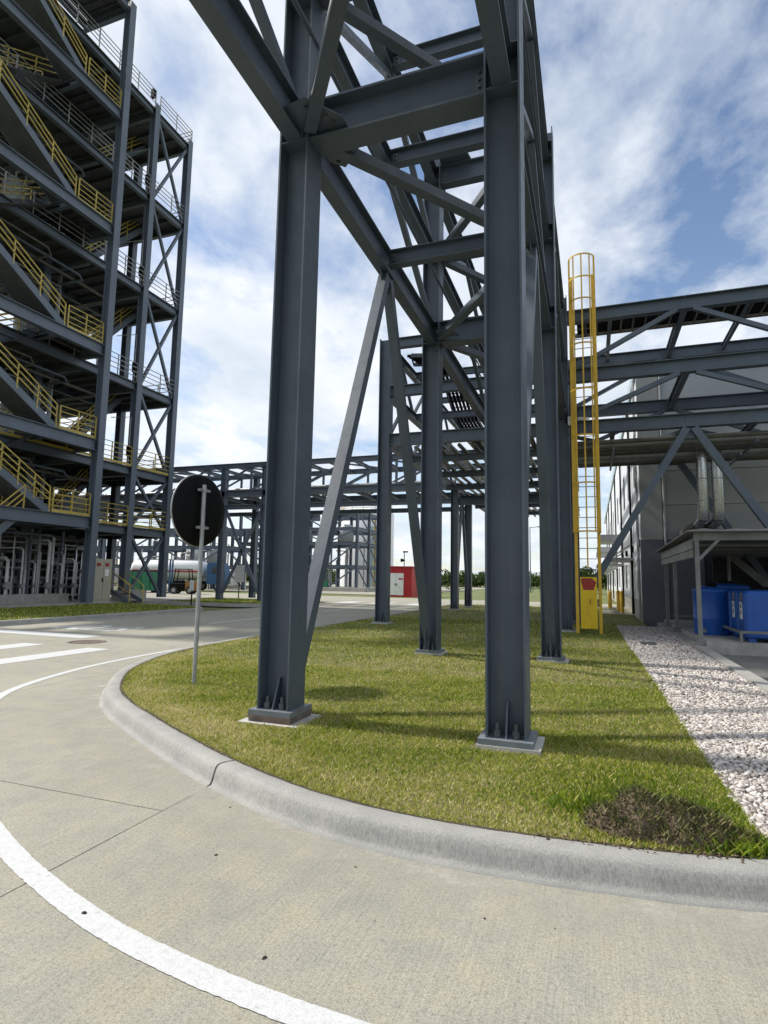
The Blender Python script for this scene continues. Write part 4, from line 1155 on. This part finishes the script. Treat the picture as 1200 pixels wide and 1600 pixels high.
for k, (x, y) in enumerate(((1.3, 30.3), (1.22, 32.3), (.95, 38.6), (1.05, 40.2))):
    b = thing('bollard', (x, y, .14), ['nearest yellow bollard beside the warehouse side door', 'second yellow bollard along the warehouse side wall', 'third yellow bollard along the warehouse side wall', 'farthest yellow bollard along the warehouse side wall'][k], 'bollard', 'bollards along the warehouse')
    z0 = .14 if y < 36 else -.004
    b.location.z = z0
    part('post', MB().lathe((x, y, z0), [(.09, 0), (.09, 1.0), (.075, 1.06), (.03, 1.09)], 12), 'yellow', b)
    part('foot', MB().lathe((x, y, z0), [(.12, 0), (.12, .03), (.095, .05)], 12), 'concrete', b)

# ---- lean-to shelter over the chemical tanks
sh = thing('shelter', (2.25, 15.5, .14), 'weathered lean-to metal shelter over the blue chemical tanks', 'shelter')
for x, y in ((2.36, 15.55), (2.36, 19.6), (2.36, 21.9), (8.5, 15.55), (8.5, 21.9)):
    p = part('post', MB().box((x - .045, y - .045, .165), (x + .045, y + .045, 2.74)), 'shelter', sh); part('foot_plate', MB().box((x - .1, y - .1, .16), (x + .1, y + .1, .31)), 'shelter', p)
for k in range(11):
    x0 = 2.12 + k * .7
    part('roof_sheet', MB().add([(x0, 15.2, 2.86), (x0 + .7, 15.2, 2.86), (x0 + .7, 22.6, 2.72), (x0, 22.6, 2.72), (x0 + .35, 15.2, 2.90), (x0 + .35, 22.6, 2.76)] +
         [(x0, 15.2, 2.83), (x0 + .7, 15.2, 2.83), (x0 + .7, 22.6, 2.69), (x0, 22.6, 2.69)], [(0, 4, 5, 3), (4, 1, 2, 5), (9, 8, 7, 6), (0, 6, 7, 1, 4), (3, 5, 2, 8, 9), (0, 3, 9, 6), (1, 7, 8, 2)]), 'shelter', sh)
part('eave_beam', MB().box((2.3, 15.5, 2.64), (9.8, 15.6, 2.82)), 'shelter', sh); part('side_beam', MB().box((2.31, 15.61, 2.62), (2.41, 22.5, 2.70)), 'shelter', sh)
for a, b in ((2.44, 2.62), (2.24, 2.42)): part('side_sheet', MB().box((2.27, 15.6, a), (2.30, 22.3, b)), 'shelter', sh)
part('knee_brace', MB().bar((2.36, 15.55, 2.15), (2.85, 15.55, 2.68), .07), 'shelter', sh)
for y in (17.5, 19.6, 21.5): part('purlin', MB().box((2.42, y, 2.6), (9.6, y + .08, 2.68)), 'shelter', sh)
part('low_rail', MB().box((2.42, 21.95, .50), (4.2, 22.0, .56)), 'shelter', sh)
part('shade_sheet', MB().box((3.95, 22.9, .29), (9.6, 23.0, 2.55)), 'dark', sh)  # added sheet with the shelter's inner shade put into its colour
def drum(x, y, r_, h, label):
    t = thing('storage_tank', (x, y, .29), label, 'tank')
    prof = [(r_ * .97, 0), (r_, .04), (r_, h * .33), (r_ * 1.012, h * .34), (r_ * 1.012, h * .36), (r_, h * .37), (r_, h - .09), (r_ * 1.015, h - .08), (r_ * 1.015, h - .04), (r_ * .93, h), (r_ * .3, h + .05)]
    part('body', MB().lathe((x, y, .29), prof, 32), 'blue', t)
    part('lid', MB().lathe((x, y, .29 + h + .03), [(r_ * .32, 0), (r_ * .32, .07), (r_ * .28, .09)], 20), 'black', t)
    part('drain_fitting', MB().cyl((x - r_ * .6, y - r_ * .95, .40), (x - r_ * .6, y - r_ * .65, .40), .06, 10), 'shelter', t)
drum(2.98, 17.7, .44, 1.20, 'round blue plastic tank nearest the shelter corner post')
drum(3.62, 19.3, .60, 1.30, 'taller round blue tank behind the corner one under the shelter')
def tote(y, label, txt):
    t = thing('chemical_tote', (3.9, y, .29), label, 'tote')
    x0, x1, y0, y1 = 3.3, 4.75, y - .34, y + .34
    def ring(i, z): return [(x0 + i + .06, y0 + i, z), (x1 - i - .06, y0 + i, z), (x1 - i, y0 + i + .06, z), (x1 - i, y1 - i - .06, z), (x1 - i - .06, y1 - i, z), (x0 + i + .06, y1 - i, z), (x0 + i, y1 - i - .06, z), (x0 + i, y0 + i + .06, z)]
    lv = [(.03, .38), (0, .42), (0, 1.40), (.05, 1.46), (.30, 1.49)]
    vs = [p for i, z in lv for p in ring(i, z)]; fs = []
    for k in range(len(lv) - 1):
        for q in range(8): fs.append((k * 8 + q, k * 8 + (q + 1) % 8, (k + 1) * 8 + (q + 1) % 8, (k + 1) * 8 + q))
    mb = MB().add(vs, fs + [tuple(range(8))[::-1], tuple(range(len(vs) - 8, len(vs)))])
    b = part('body', mb, 'blue', t)
    for yy in (y0 + .06, y1 - .18):
        for xx in (x0 + .08, x1 - .22): part('foot', MB().box((xx, yy, .29), (xx + .14, yy + .12, .382)), 'blue', t)
    part('placard', MB().box((x0 - .008, y - .12, .80), (x0 - .001, y + .12, 1.20)), 'white', t)
    part('hazard_label', MB().box((x0 - .007, y - .20, 1.24), (x0 - .001, y + .15, 1.30)), 'shelter', t)
    part('pictogram', MB().add([(x0 - .006, y - .18, 1.38), (x0 - .006, y - .11, 1.31), (x0 - .006, y - .04, 1.38), (x0 - .006, y - .11, 1.45)], [(0, 1, 2, 3)]), 'yellow_rail', t)
    for k, zz in enumerate((1.10, .96)):
        part('mark', MB().box((x0 - .0095, y - .045, zz - .05), (x0 - .0085, y + .045, zz + .05)), 'black', t)
    part('fill_cap', MB().lathe((4.0, y, 1.487), [(.12, 0), (.12, .06), (.09, .08)], 16), 'black', t)
tote(15.95, 'nearest of three blue plastic totes in a row under the shelter', '8')
tote(16.75, 'middle one of three blue plastic totes under the shelter', '7')
tote(17.55, 'farthest of three blue plastic totes, next to the round tank', '6')
rl = thing('guard_rail', (3.2, 15.5, .29), 'low grey guard rail in front of the blue totes', 'rail')
part('rail', MB().box((3.15, 15.42, .50), (3.19, 18.0, .56)), 'shelter', rl); part('rail', MB().box((3.195, 15.42, .50), (6.5, 15.46, .56)), 'shelter', rl)
for x, y in ((3.17, 15.45), (3.17, 17.9), (6.4, 15.45)): part('post', MB().box((x - .029, y - .029, .29), (x + .029, y + .029, .498)), 'shelter', rl)
single('vent_pipe', MB().tube([(4.05, 20.9, .29), (4.05, 20.9, 2.6)], .05, 8), 'shelter', 'grey vertical pipe in the dark behind the blue tanks', 'pipe')
single('chute', MB().bar((4.2, 21.2, 2.5), (5.1, 20.8, 1.55), .05, .22), 'shelter', 'slanting grey panel in the dark behind the totes', 'panel')

# ================================================================== SMALL THINGS
# ---- convex mirror seen from behind
mr = thing('traffic_mirror', (-5.16, 6.79, .13), 'round black backed traffic mirror on a galvanised pole at the lawn corner', 'mirror')
pole = part('pole', MB().cyl((-5.16, 6.79, .10), (-5.16, 6.79, 2.88), .030, 14), 'galv', mr)
nb = V((.994, -.11, 0)).normalized(); sd = V((0, 0, 1)).cross(nb)
cc = V((-5.16, 6.79, 2.53)) - nb * .17 - sd * .0 + V((.06, .08, 0))
def disc(rings):
    """rings of (radius, offset along the back normal)"""
    n = 44; vs = []; fs = []
    for r_, o_ in rings:
        for k in range(n):
            a = 2 * math.pi * k / n
            vs.append(cc + nb * o_ + (sd * math.cos(a) + V((0, 0, 1)) * math.sin(a)) * r_)
    for i in range(len(rings) - 1):
        for k in range(n): fs.append((i * n + k, i * n + (k + 1) % n, (i + 1) * n + (k + 1) % n, (i + 1) * n + k))
    return MB().add(vs, fs, True).add(vs, [tuple(range(n)), tuple(range((len(rings) - 1) * n, len(rings) * n))])
part('back_shell', disc([(.50, -.055), (.515, -.04), (.515, -.02), (.48, .0), (.36, .028), (.2, .045), (.02, .05)]), 'black', mr)
part('mirror_face', disc([(.50, -.058), (.40, -.085), (.22, -.11), (.02, -.12)]), 'silver', mr)
part('rim', disc([(.513, -.056), (.522, -.056), (.526, -.045), (.522, -.036), (.516, -.034)]), 'galv', mr)
for z in (2.80, 2.27):
    c = V((-5.16, 6.79, z))
    b_ = part('clamp', MB().bar(c - sd * .10, c + sd * .10, .05, .035).cyl(c + V((0, 0, -.03)), c + V((0, 0, .03)), .040, 12), 'galv', mr)
    part('clamp_arm', MB().cyl(c - nb * .02, c - nb * .15, .022, 8), 'black', b_)
    part('socket', MB().cyl(c - nb * .125, c - nb * .16, .065, 14), 'black', b_)

# ---- heap of dug turf by the kerb
def heap(cx, cy, rx, ry, h, z0, seed, rot=0.0, sink=.02):
    n = 46; m = 30; xs = np.linspace(-1, 1, n); ys = np.linspace(-1, 1, m)
    X_, Y_ = np.meshgrid(xs, ys, indexing='ij'); R_ = np.sqrt(X_ ** 2 + Y_ ** 2)
    base = np.clip(1 - R_ ** 2, 0, 1) ** .7
    nz = fbm(X_ * 4, Y_ * 4, seed, 4, 1.6) * .45 + np.abs(fbm(X_ * 9, Y_ * 9, seed + 1, 3, 2.0)) * .5
    z = h * base * (1 + nz) - sink
    wx = X_ * rx * (1 + .14 * fbm(X_, Y_, seed + 3, 3, 3)); wy = Y_ * ry * (1 + .16 * fbm(X_, Y_, seed + 4, 3, 3))
    c_, s_ = math.cos(rot), math.sin(rot)
    vs = [(cx + wx[i, j] * c_ - wy[i, j] * s_, cy + wx[i, j] * s_ + wy[i, j] * c_, z0 + z[i, j]) for i in range(n) for j in range(m)]
    fs = [(i * m + j, (i + 1) * m + j, (i + 1) * m + j + 1, i * m + j + 1) for i in range(n - 1) for j in range(m - 1)]
    return MB().add(vs, fs, False)
LUMPS = [(.07, 3.96, .17, .12, .12), (.26, 3.98, .20, .17, .205), (.43, 3.97, .17, .16, .185), (.58, 3.95, .19, .14, .14), (.18, 3.87, .20, .09, .075), (.46, 3.86, .24, .09, .08), (.74, 3.92, .14, .10, .06)]
def heap_h(x, y):
    """height of the turf heap above the lawn"""
    h = np.full(np.shape(x), -.02)
    wx = x + .03 * fbm(x, y, 61, 3, 14.0); wy = y + .03 * fbm(x, y, 62, 3, 14.0)
    for (cx_, cy_, a_, b_, t_) in LUMPS:
        q = 1 - ((wx - cx_) / a_) ** 2 - ((wy - cy_) / b_) ** 2
        h = np.maximum(h, t_ * np.clip(q, 0, 1) ** .55 - .02 * (q < 0))
    on_ = h > 0
    h = h + on_ * (.028 * fbm(x, y, 63, 4, 26.0) + .022 * np.abs(fbm(x, y, 64, 3, 60.0)))
    return h
hp = thing('turf_heap', (.36, 4.0, .13), 'heap of dug up turf and dried mud beside the kerb', 'heap')
gx_, gy_ = np.meshgrid(np.linspace(-.16, .94, 130), np.linspace(3.74, 4.22, 64), indexing='ij')
gz_ = heap_h(gx_, gy_)
nx_, ny_ = gx_.shape
vs = np.stack([gx_, gy_, gz_ + .13], -1).reshape(-1, 3)
fs = [(i * ny_ + j, (i + 1) * ny_ + j, (i + 1) * ny_ + j + 1, i * ny_ + j + 1) for i in range(nx_ - 1) for j in range(ny_ - 1)
      if max(gz_[i, j], gz_[i + 1, j], gz_[i, j + 1], gz_[i + 1, j + 1]) > -.015]
part('mud', MB().add([tuple(p) for p in vs], fs), 'clod', hp)
MT['clod_bits'] = tint_material('mud_clods', [(0, (.035, .025, .016)), (.5, (.085, .062, .038)), (1, (.16, .125, .08))], .95)
cpx = rng.uniform(-.1, .85, 2600); cpy = rng.uniform(3.76, 4.2, 2600); hz_ = heap_h(cpx, cpy); kk = hz_ > 0
cpx, cpy, hz_ = cpx[kk], cpy[kk], hz_[kk]
so = stones('loose_clods', (cpx, cpy), (.003, .009), .13, 'clod_bits', '', '', hp)
me = so.data; nv = len(me.vertices); co = np.empty(nv * 3, np.float32); me.vertices.foreach_get('co', co); co = co.reshape(-1, 12, 3)
co[:, :, 2] += hz_[:, None]; co -= np.array([.36, 4.0, .13], np.float32)
me.vertices.foreach_set('co', co.ravel()); me.update()
for q in ('label', 'category'):
    if q in so: del so[q]
# a scatter of crumbs along the kerb top
n_ = 150; cx_ = rng.uniform(-.35, .75, n_)
cyk = np.interp(cx_, KIN[::-1][:, 0], KIN[::-1][:, 1])
crumbs = stones('soil_crumbs', (cx_, cyk - np.abs(rng.normal(0, .035, n_)) + .02), (.003, .010), .152, 'clod_bits', 'dark crumbs of soil spilt on the kerb top by the turf heap', 'soil')
# grass flopping over the heap and thick tufts at its side
tx = np.concatenate([rng.normal(.72, .12, 1500), rng.normal(.0, .16, 350), rng.normal(.35, .2, 250)]); ty = np.concatenate([rng.normal(3.95, .10, 1500), rng.normal(4.12, .1, 350), rng.normal(4.2, .06, 250)])
kk = inside(tx, ty, lawn_poly)
blades('tuft_grass', lawn_poly, [(0, .01, 4, 4.01, 1)], .14, 'longer bright green grass tufts round the turf heap', .035, .09, .006, -.30, extra=(tx[kk], ty[kk]))

n_ = 9000; hx = rng.uniform(-.12, .9, n_); hy = rng.uniform(3.76, 4.2, n_)
rr = heap_h(hx, hy); kk = (rr > .0) & (rng.uniform(0, 1, n_) < .35 + .6 * np.clip((hx - .25) / .5, 0, 1)); hx, hy, rr = hx[kk], hy[kk], rr[kk]
db = blades('heap_straw', lawn_poly, [(0, .01, 4, 4.01, 1)], .13, '', .015, .055, .0055, -.08, extra=(hx, hy))
me = db.data; co = np.empty(len(me.vertices) * 3, np.float32); me.vertices.foreach_get('co', co); co = co.reshape(-1, 4, 3)
m_ = len(co) - len(hx)
co[m_:, :, 2] += rr[:, None]; co[:m_, :, 2] -= .5
co -= np.array([.36, 4.0, .13], np.float32); me.vertices.foreach_set('co', co.ravel()); me.update()
MT['straw'] = tint_material('dead_turf', [(0, (.06, .085, .016)), (.5, (.14, .135, .05)), (1, (.34, .29, .17))], .8)
me.materials.clear(); me.materials.append(MT['straw']); db.parent = hp
for q in ('label', 'category'):
    if q in db: del db[q]
# ---- pebbles and scraps on the concrete
MT['pebble_grey'] = painted('pebble_grey', (.05, .046, .042), .9, .5, scale=60)
peb = [(-2.30, 2.30, .024, 'dark'), (-1.34, 2.33, .018, 'dark'), (-1.28, 3.19, .012, 'dark'), (-2.08, 3.02, .016, 'dark'), (-.52, 2.96, .013, 'dark'), (-2.41, 3.64, .012, 'dark'),
       (-3.9, 4.35, .010, 'dark'), (-.2, 3.0, .008, 'dark'), (-1.0, 2.75, .007, 'dark'), (-2.9, 3.9, .007, 'dark'), (.25, 2.45, .008, 'pale')]
wh_ = ['grey pebble lying on the white curved edge line', 'dark scrap on the concrete nearest the line at bottom centre', 'small dark pebble midway between kerb and line', 'flat dark scrap left of the midway pebble', 'black pebble on the concrete right of centre',
       'small pebble close to the kerb joint', 'tiny pebble by the left kerb bend', 'tiny pebble right of the black one', 'tiny speck of stone left of the black pebble', 'tiny pebble at the end of the slab joint', 'pale chip at the bottom right of the road']
for k, (x, y, s, c) in enumerate(peb):
    s *= .5
    st = heap(x, y, s * 1.5, s, s * .9, 0.0, 40 + k, k * 1.3, .001)
    single('pebble', st, 'pebble_grey' if c == 'dark' else 'marking', wh_[k], 'pebble', 'loose pebbles on the road', (x, y, 0))

# ---- notices and cones of street furniture by the far island
def board(x, y, z0, h, w, hh, label, rz=0.0, col='white'):
    t = thing('notice_sign', (x, y, z0), label, 'sign', rz=rz)
    lpart('post', MB().box((-.025, -.025, 0), (.025, .025, h)), 'black', t)
    lpart('plate', MB().box((-w / 2, -.045, h - hh), (w / 2, -.027, h)), col, t)
board(-22.6, 34.0, .0, 2.35, .75, 1.15, 'tall white notice board beyond the crossing rack columns')
board(-19.9, 25.6, .0, 1.35, .26, .55, 'small white sign on a black post at the verge end')
board(-41.5, 44.0, 0, 2.2, .6, .9, 'white sign beside the green container under the tower')

# ---- vehicles and bins behind the tower
def wheel(parent, x, y, r_, w):
    wl = lpart('wheel', MB().cyl((x, y - w / 2, r_), (x, y + w / 2, r_), r_, 18), 'rubber', parent)
    lpart('rim', MB().cyl((x, y - w / 2 - .01, r_), (x, y + w / 2 + .01, r_), r_ * .55, 14), 'galv', wl)
tk = thing('tanker_truck', (-43.5, 52, 0), 'white tank trailer truck with a blue cab parked beyond the tower', 'truck', rz=math.radians(20))
lpart('tank', MB().lathe((0, 0, 0), [(.1, 0), (.8, .12), (1.05, .5), (1.05, 7.5), (.8, 7.88), (.1, 8)], 24), 'tank_white', tk)
tk.children[0].rotation_euler = (0, math.pi / 2, 0); tk.children[0].location = (-4, 0, 2.2)
lpart('chassis', MB().box((-4, -.5, .75), (6.2, .5, 1.0)), 'black', tk)
lpart('band', MB().box((-3.8, -1.09, 1.95), (3.8, -1.07, 2.12)), 'red', tk)
cab = lpart('cab', MB().prism((4.4, -1.15, 0), (4.4, 1.15, 0), [(0, .7), (2.0, .7), (2.0, 1.9), (1.6, 3.0), (0, 3.0)]), 'blue_cab', tk)
lpart('windscreen', MB().bar((4.95, -1.165, 2.2), (5.9, -1.165, 2.2), .02, .7), 'glass', cab)
lpart('catwalk', MB().box((-3.5, -.25, 3.27), (3.5, .25, 3.33)), 'galv', tk)
for x in (-3.2, -2.0, 3.4, 5.6):
    for y in (-.95, .95): wheel(tk, x, y, .5, .3)
gc = thing('waste_container', (-38.5, 43.5, 0), 'green steel waste container under the crossing of the tower and rack', 'container')
part('body', MB().prism((-39.8, 43.0, 0), (-37.0, 43.0, 0), [(-.8, .2), (.8, .2), (1.0, 1.9), (-1.0, 1.9)]), 'green', gc)
part('lid', MB().box((-39.85, 41.95, 1.91), (-36.95, 44.05, 1.98)), 'black', gc)
for x in (-39.4, -38.4, -37.4): part('rib', MB().box((x, 42.0, .3), (x + .08, 42.06, 1.85)), 'green', gc)
for x in (-39.6, -37.3): part('skid', MB().box((x, 42.3, -.01), (x + .15, 43.7, .2)), 'black', gc)
fk = thing('forklift', (-33.6, 42.0, 0), 'small orange backed forklift parked behind the crossing rack', 'forklift', rz=.4)
lpart('chassis', MB().box((-1.0, -.55, .25), (.3, .55, .9)), 'black', fk); lpart('counterweight', MB().box((.31, -.5, .3), (1.35, .5, 1.1)), 'orange', fk)
for x, y in ((-.7, -.5), (-.7, .5), (.7, -.5), (.7, .5)): lpart('guard_post', MB().bar((x, y, 1.0), (x * .8, y, 2.1), .07), 'black', fk)
lpart('overhead_guard', MB().box((-.65, -.52, 2.1), (.65, .52, 2.16)), 'black', fk)
for y in (-.35, .35): lpart('mast', MB().box((-1.15, y - .05, .1), (-1.02, y + .05, 2.9)), 'blue_cab', fk); lpart('fork', MB().box((-2.1, y - .06, .08), (-1.16, y + .06, .14)), 'black', fk)
for x in (-.6, .75):
    for y in (-.6, .6): wheel(fk, x, y, .32, .2)
vn = thing('parked_van', (-13.5, 108, -.08), 'white van parked far off by the treeline', 'van', rz=.2)
lpart('body', MB().prism((0, -.95, 0), (0, .95, 0), [(-2.4, .45), (2.4, .45), (2.4, 1.1), (1.7, 1.35), (1.2, 2.1), (-2.3, 2.1)]), 'white', vn)
lpart('side_window', MB().box((.2, -.97, 1.4), (1.3, -.955, 1.9)), 'glass', vn)
for x in (-1.5, 1.5):
    for y in (-.85, .85): wheel(vn, x, y, .36, .22)

# ---- red shed with white doors
rs = thing('red_shed', (-17.1, 52.3, 0), 'small red flat roofed shed with white double doors', 'shed')
part('walls', MB().box((-18.45, 52.0, -.08), (-15.85, 55.0, 2.72)), 'red', rs)
part('roof', MB().box((-18.55, 51.9, 2.721), (-15.75, 55.1, 2.80)), 'red', rs)
for k in range(2):
    d = part('door', MB().box((-18.15 + k * .76, 51.95, .1), (-17.41 + k * .76, 51.999, 2.15)), 'white', rs)
    part('handle', MB().box((-17.5 + k * .17, 51.92, 1.0), (-17.45 + k * .17, 51.949, 1.2)), 'black', d)
part('label_strip', MB().box((-17.15, 51.94, 1.55), (-16.68, 51.949, 1.68)), 'red', rs)
for k in range(8): part('rib', MB().box((-18.42 + k * .36, 51.985, 2.2), (-18.39 + k * .36, 51.999, 2.7)), 'red', rs)
ws = thing('siren_mast', (-18.4, 57.6, -.08), 'slim mast with a siren and weather vane behind the red shed', 'mast')
part('pole', MB().cyl((-18.4, 57.6, -.08), (-18.4, 57.6, 4.5), .045, 8), 'black', ws)
part('siren', MB().cyl((-18.75, 57.6, 3.55), (-18.35, 57.6, 3.55), .2, 10, .09), 'black', ws)
part('vane', MB().box((-18.55, 57.58, 4.35), (-18.0, 57.62, 4.5)), 'black', ws)
lp = thing('light_pole', (-8.6, 88, -.08), 'thin distant street light between the rack columns', 'street light')
part('pole', MB().cyl((-8.6, 88, -.08), (-8.6, 88, 9.6), .10, 8, .06), 'steel_far', lp)
part('arm', MB().bar((-8.6, 88, 9.5), (-7.4, 88, 9.65), .08), 'steel_far', lp); part('lamp_head', MB().box((-7.5, 87.85, 9.56), (-6.8, 88.15, 9.7)), 'steel_far', lp)

# ---- far process structures
def plant(name, x0, x1, y0, y1, nx, ny, levels, label, seed, pad=True):
    r = np.random.default_rng(seed)
    t = thing(name, ((x0 + x1) / 2, y0, 0), label, 'structure')
    xs_ = np.linspace(x0, x1, nx); ys_ = np.linspace(y0, y1, ny); H_ = levels[-1]
    for x in xs_:
        for y in ys_: part('column', MB().ibeam((x, y, 0), (x, y, H_ + .3), .34, .3, (1, 0, 0)), 'steel_far', t)
    for z in levels:
        for y in ys_: part('beam', MB().ibeam((x0, y, z), (x1, y, z), .42, .22), 'steel_far', t)
        for x in xs_: part('beam', MB().ibeam((x, y0, z), (x, y1, z), .42, .22), 'steel_far', t)
    zz = [0.2] + list(levels)
    for a, b in zip(zz[:-1], zz[1:]):
        for k in range(nx - 1):
            p, q = (xs_[k], xs_[k + 1]) if k % 2 else (xs_[k + 1], xs_[k])
            part('brace', MB().bar((p, y0, a), (q, y0, b), .16), 'steel_far', t)
        for k in range(ny - 1): part('brace', MB().bar((x1, ys_[k], b), (x1, ys_[k + 1], a), .14), 'steel_far', t)
    for k in range(int((x1 - x0) * 1.1)):
        x = r.uniform(x0 + .4, x1 - .4); y = r.uniform(y0 + .4, y1 - .5); rad = r.choice([.07, .1, .14]); h = r.uniform(2.5, H_)
        part('pipe', MB().tube([(x, y, 0), (x, y, h), (x + r.uniform(-2, 2), y, h + .1)], rad, 6), ['pipe_grey', 'silver', 'white'][k % 3], t)
    for k in range(int((x1 - x0) / 3.0)):
        x = x0 + 1.6 + k * 3.0; lv = int(r.integers(0, len(levels))); z = (0 if lv == 0 else levels[lv - 1]) + .3; rad = r.uniform(.7, 1.1)
        part('vessel', MB().lathe((x, (y0 + y1) / 2, z), [(rad * .4, 0), (rad, .3), (rad, 2.0), (rad * .5, 2.4)], 16), ['vessel', 'tank_white'][k % 2], t)
    if pad: part('plinth', MB().box((x0 - 2, y0 - 1.2, -.08), (x1 + 1.5, y1 + 2, .45)), 'concrete', t)
    return t
pf = plant('process_structure', -44, -27.2, 66, 74, 5, 3, (3.0, 5.9, 7.7, 9.8), 'far steel process frame with vessels behind the crossing rack', 3)
part('green_pump_skid', MB().box((-36, 65.5, .46), (-31, 66.2, 1.2)), 'green', pf)
for x in (-28.2, -27.7, -27.3): part('pipe', MB().tube([(x, 74.8, .4), (x, 74.8, 10.2)], .13, 8), 'yellow_rail', pf)
plant('process_structure', -76, -40, 57, 65, 9, 3, (2.6, 4.9, 7.0), 'low wide process frame full of pipes far left beyond the road', 5, pad=False)
plant('process_structure', -74, -46, 38, 45, 8, 3, (2.8, 5.2, 7.6), 'dark process frame standing behind the tower base', 6, pad=False)
ft = thing('storage_silo', (-33, 84, 0), 'tall pale cylindrical silo behind the far process frame', 'silo')
part('shell', MB().lathe((-33, 84, -.08), [(4.2, 0), (4.2, 11.6), (4.0, 11.9), (.3, 12.6)], 36), 'tank_white', ft)
part('ladder', MB().box((-29.3, 80.9, .2), (-28.9, 81.1, 12.5)), 'yellow_rail', ft)
railing(ft, [(-33 + 4.1 * math.cos(a), 84 + 4.1 * math.sin(a), 11.6) for a in np.linspace(math.pi, 2 * math.pi, 8)], gap=1.6, toe=False, r=.03)
single('site_wall', MB().box((-31.0, 80, -.08), (-29.9, 81, 9.3)), 'wall_pale', 'narrow pale blue silo wall right of the far process frame', 'wall')

# ---- woodland on the horizon and trees beyond the warehouse
def leaf_cloud(centres, radii, per, size, seed):
    r = np.random.default_rng(seed); vs = []; tn = []
    for (cx_, cy_, cz_), (rx, ry, rz_) in zip(centres, radii):
        n = per
        d = r.normal(0, 1, (n, 3)); d /= np.linalg.norm(d, axis=1)[:, None]
        d *= r.uniform(.55, 1.0, (n, 1))
        c = np.array([cx_, cy_, cz_]) + d * np.array([rx, ry, rz_])
        u = r.normal(0, 1, (n, 3)); u /= np.linalg.norm(u, axis=1)[:, None]
        w = np.cross(u, r.normal(0, 1, (n, 3))); w /= np.linalg.norm(w, axis=1)[:, None]
        s = size * r.uniform(.6, 1.4, (n, 1))
        q = np.stack([c - u * s, c + w * s * .6, c + u * s, c - w * s * .6], 1)
        vs.append(q.reshape(-1, 3)); tn.append(np.repeat(np.clip(r.normal(.5, .22, n) + r.uniform(-.15, .15), 0, 1), 4))
    v = np.concatenate(vs); t = np.concatenate(tn)
    return v, np.arange(len(v)).reshape(-1, 4), t
cs, rs_ = [], []
for k in range(330):
    x = -190 + k * .85 + rng.uniform(-1, 1); y = rng.uniform(140, 158)
    h = rng.uniform(3.0, 4.4)
    for q in range(3): cs.append((x + rng.uniform(-1.6, 1.6), y + rng.uniform(-1, 1), h * rng.uniform(.25, .75))); rs_.append((rng.uniform(1.6, 3.0), 2.0, h * rng.uniform(.25, .42)))
v, f, t = leaf_cloud(cs, rs_, 80, .36, 31)
tag(stuff_mesh('woodland', v, f, t, 'leaf'), 'low green woodland along the horizon', 'woodland')
cs, rs_ = [], []
for k in range(14):
    cs.append((-30 + k * 3.3 + rng.uniform(-.8, .8), 96 + rng.uniform(-2, 2), .5)); rs_.append((1.0, .8, .7))
v, f, t = leaf_cloud(cs, rs_, 90, .13, 33)
tag(stuff_mesh('hedge', v, f, t, 'leaf'), 'row of low bushes in front of the horizon woodland', 'bushes')
def tree(x, y, h, r_, label, seed):
    t = thing('tree', (x, y, -.08), label, 'tree', 'trees beyond the warehouse')
    r = np.random.default_rng(seed)
    mb = MB().tube([(x, y, -.1), (x + .1, y, h * .25), (x - .05, y + .1, h * .5)], .16, 8)
    for k in range(6):
        a = k * 1.05; mb.tube([(x, y, h * (.28 + .03 * k)), (x + r_ * .4 * math.cos(a), y + r_ * .4 * math.sin(a), h * .55), (x + r_ * .7 * math.cos(a), y + r_ * .7 * math.sin(a), h * .7)], .05, 6)
    part('trunk', mb, 'trunk', t)
    cs = []; rs2 = []
    for k in range(16):
        a = r.uniform(0, 6.28); q = r.uniform(0, .75)
        cs.append((x + r_ * q * math.cos(a), y + r_ * q * math.sin(a), h * r.uniform(.4, .88))); rs2.append((r_ * .42, r_ * .42, h * .14))
    v, f, tt = leaf_cloud(cs, rs2, 160, .16, seed)
    v = v - np.array([x, y, -.08])
    o = stuff_mesh('crown', v, f, tt, 'leaf', t); del o['kind']
tree(.9, 92, 4.4, 2.4, 'small tree seen between the ladder gate and the warehouse', 51)
tree(-2.2, 96, 3.8, 2.0, 'small tree seen behind the yellow ladder gate', 52)
tree(2.6, 99, 5.2, 2.6, 'taller tree at the far end of the warehouse wall', 53)
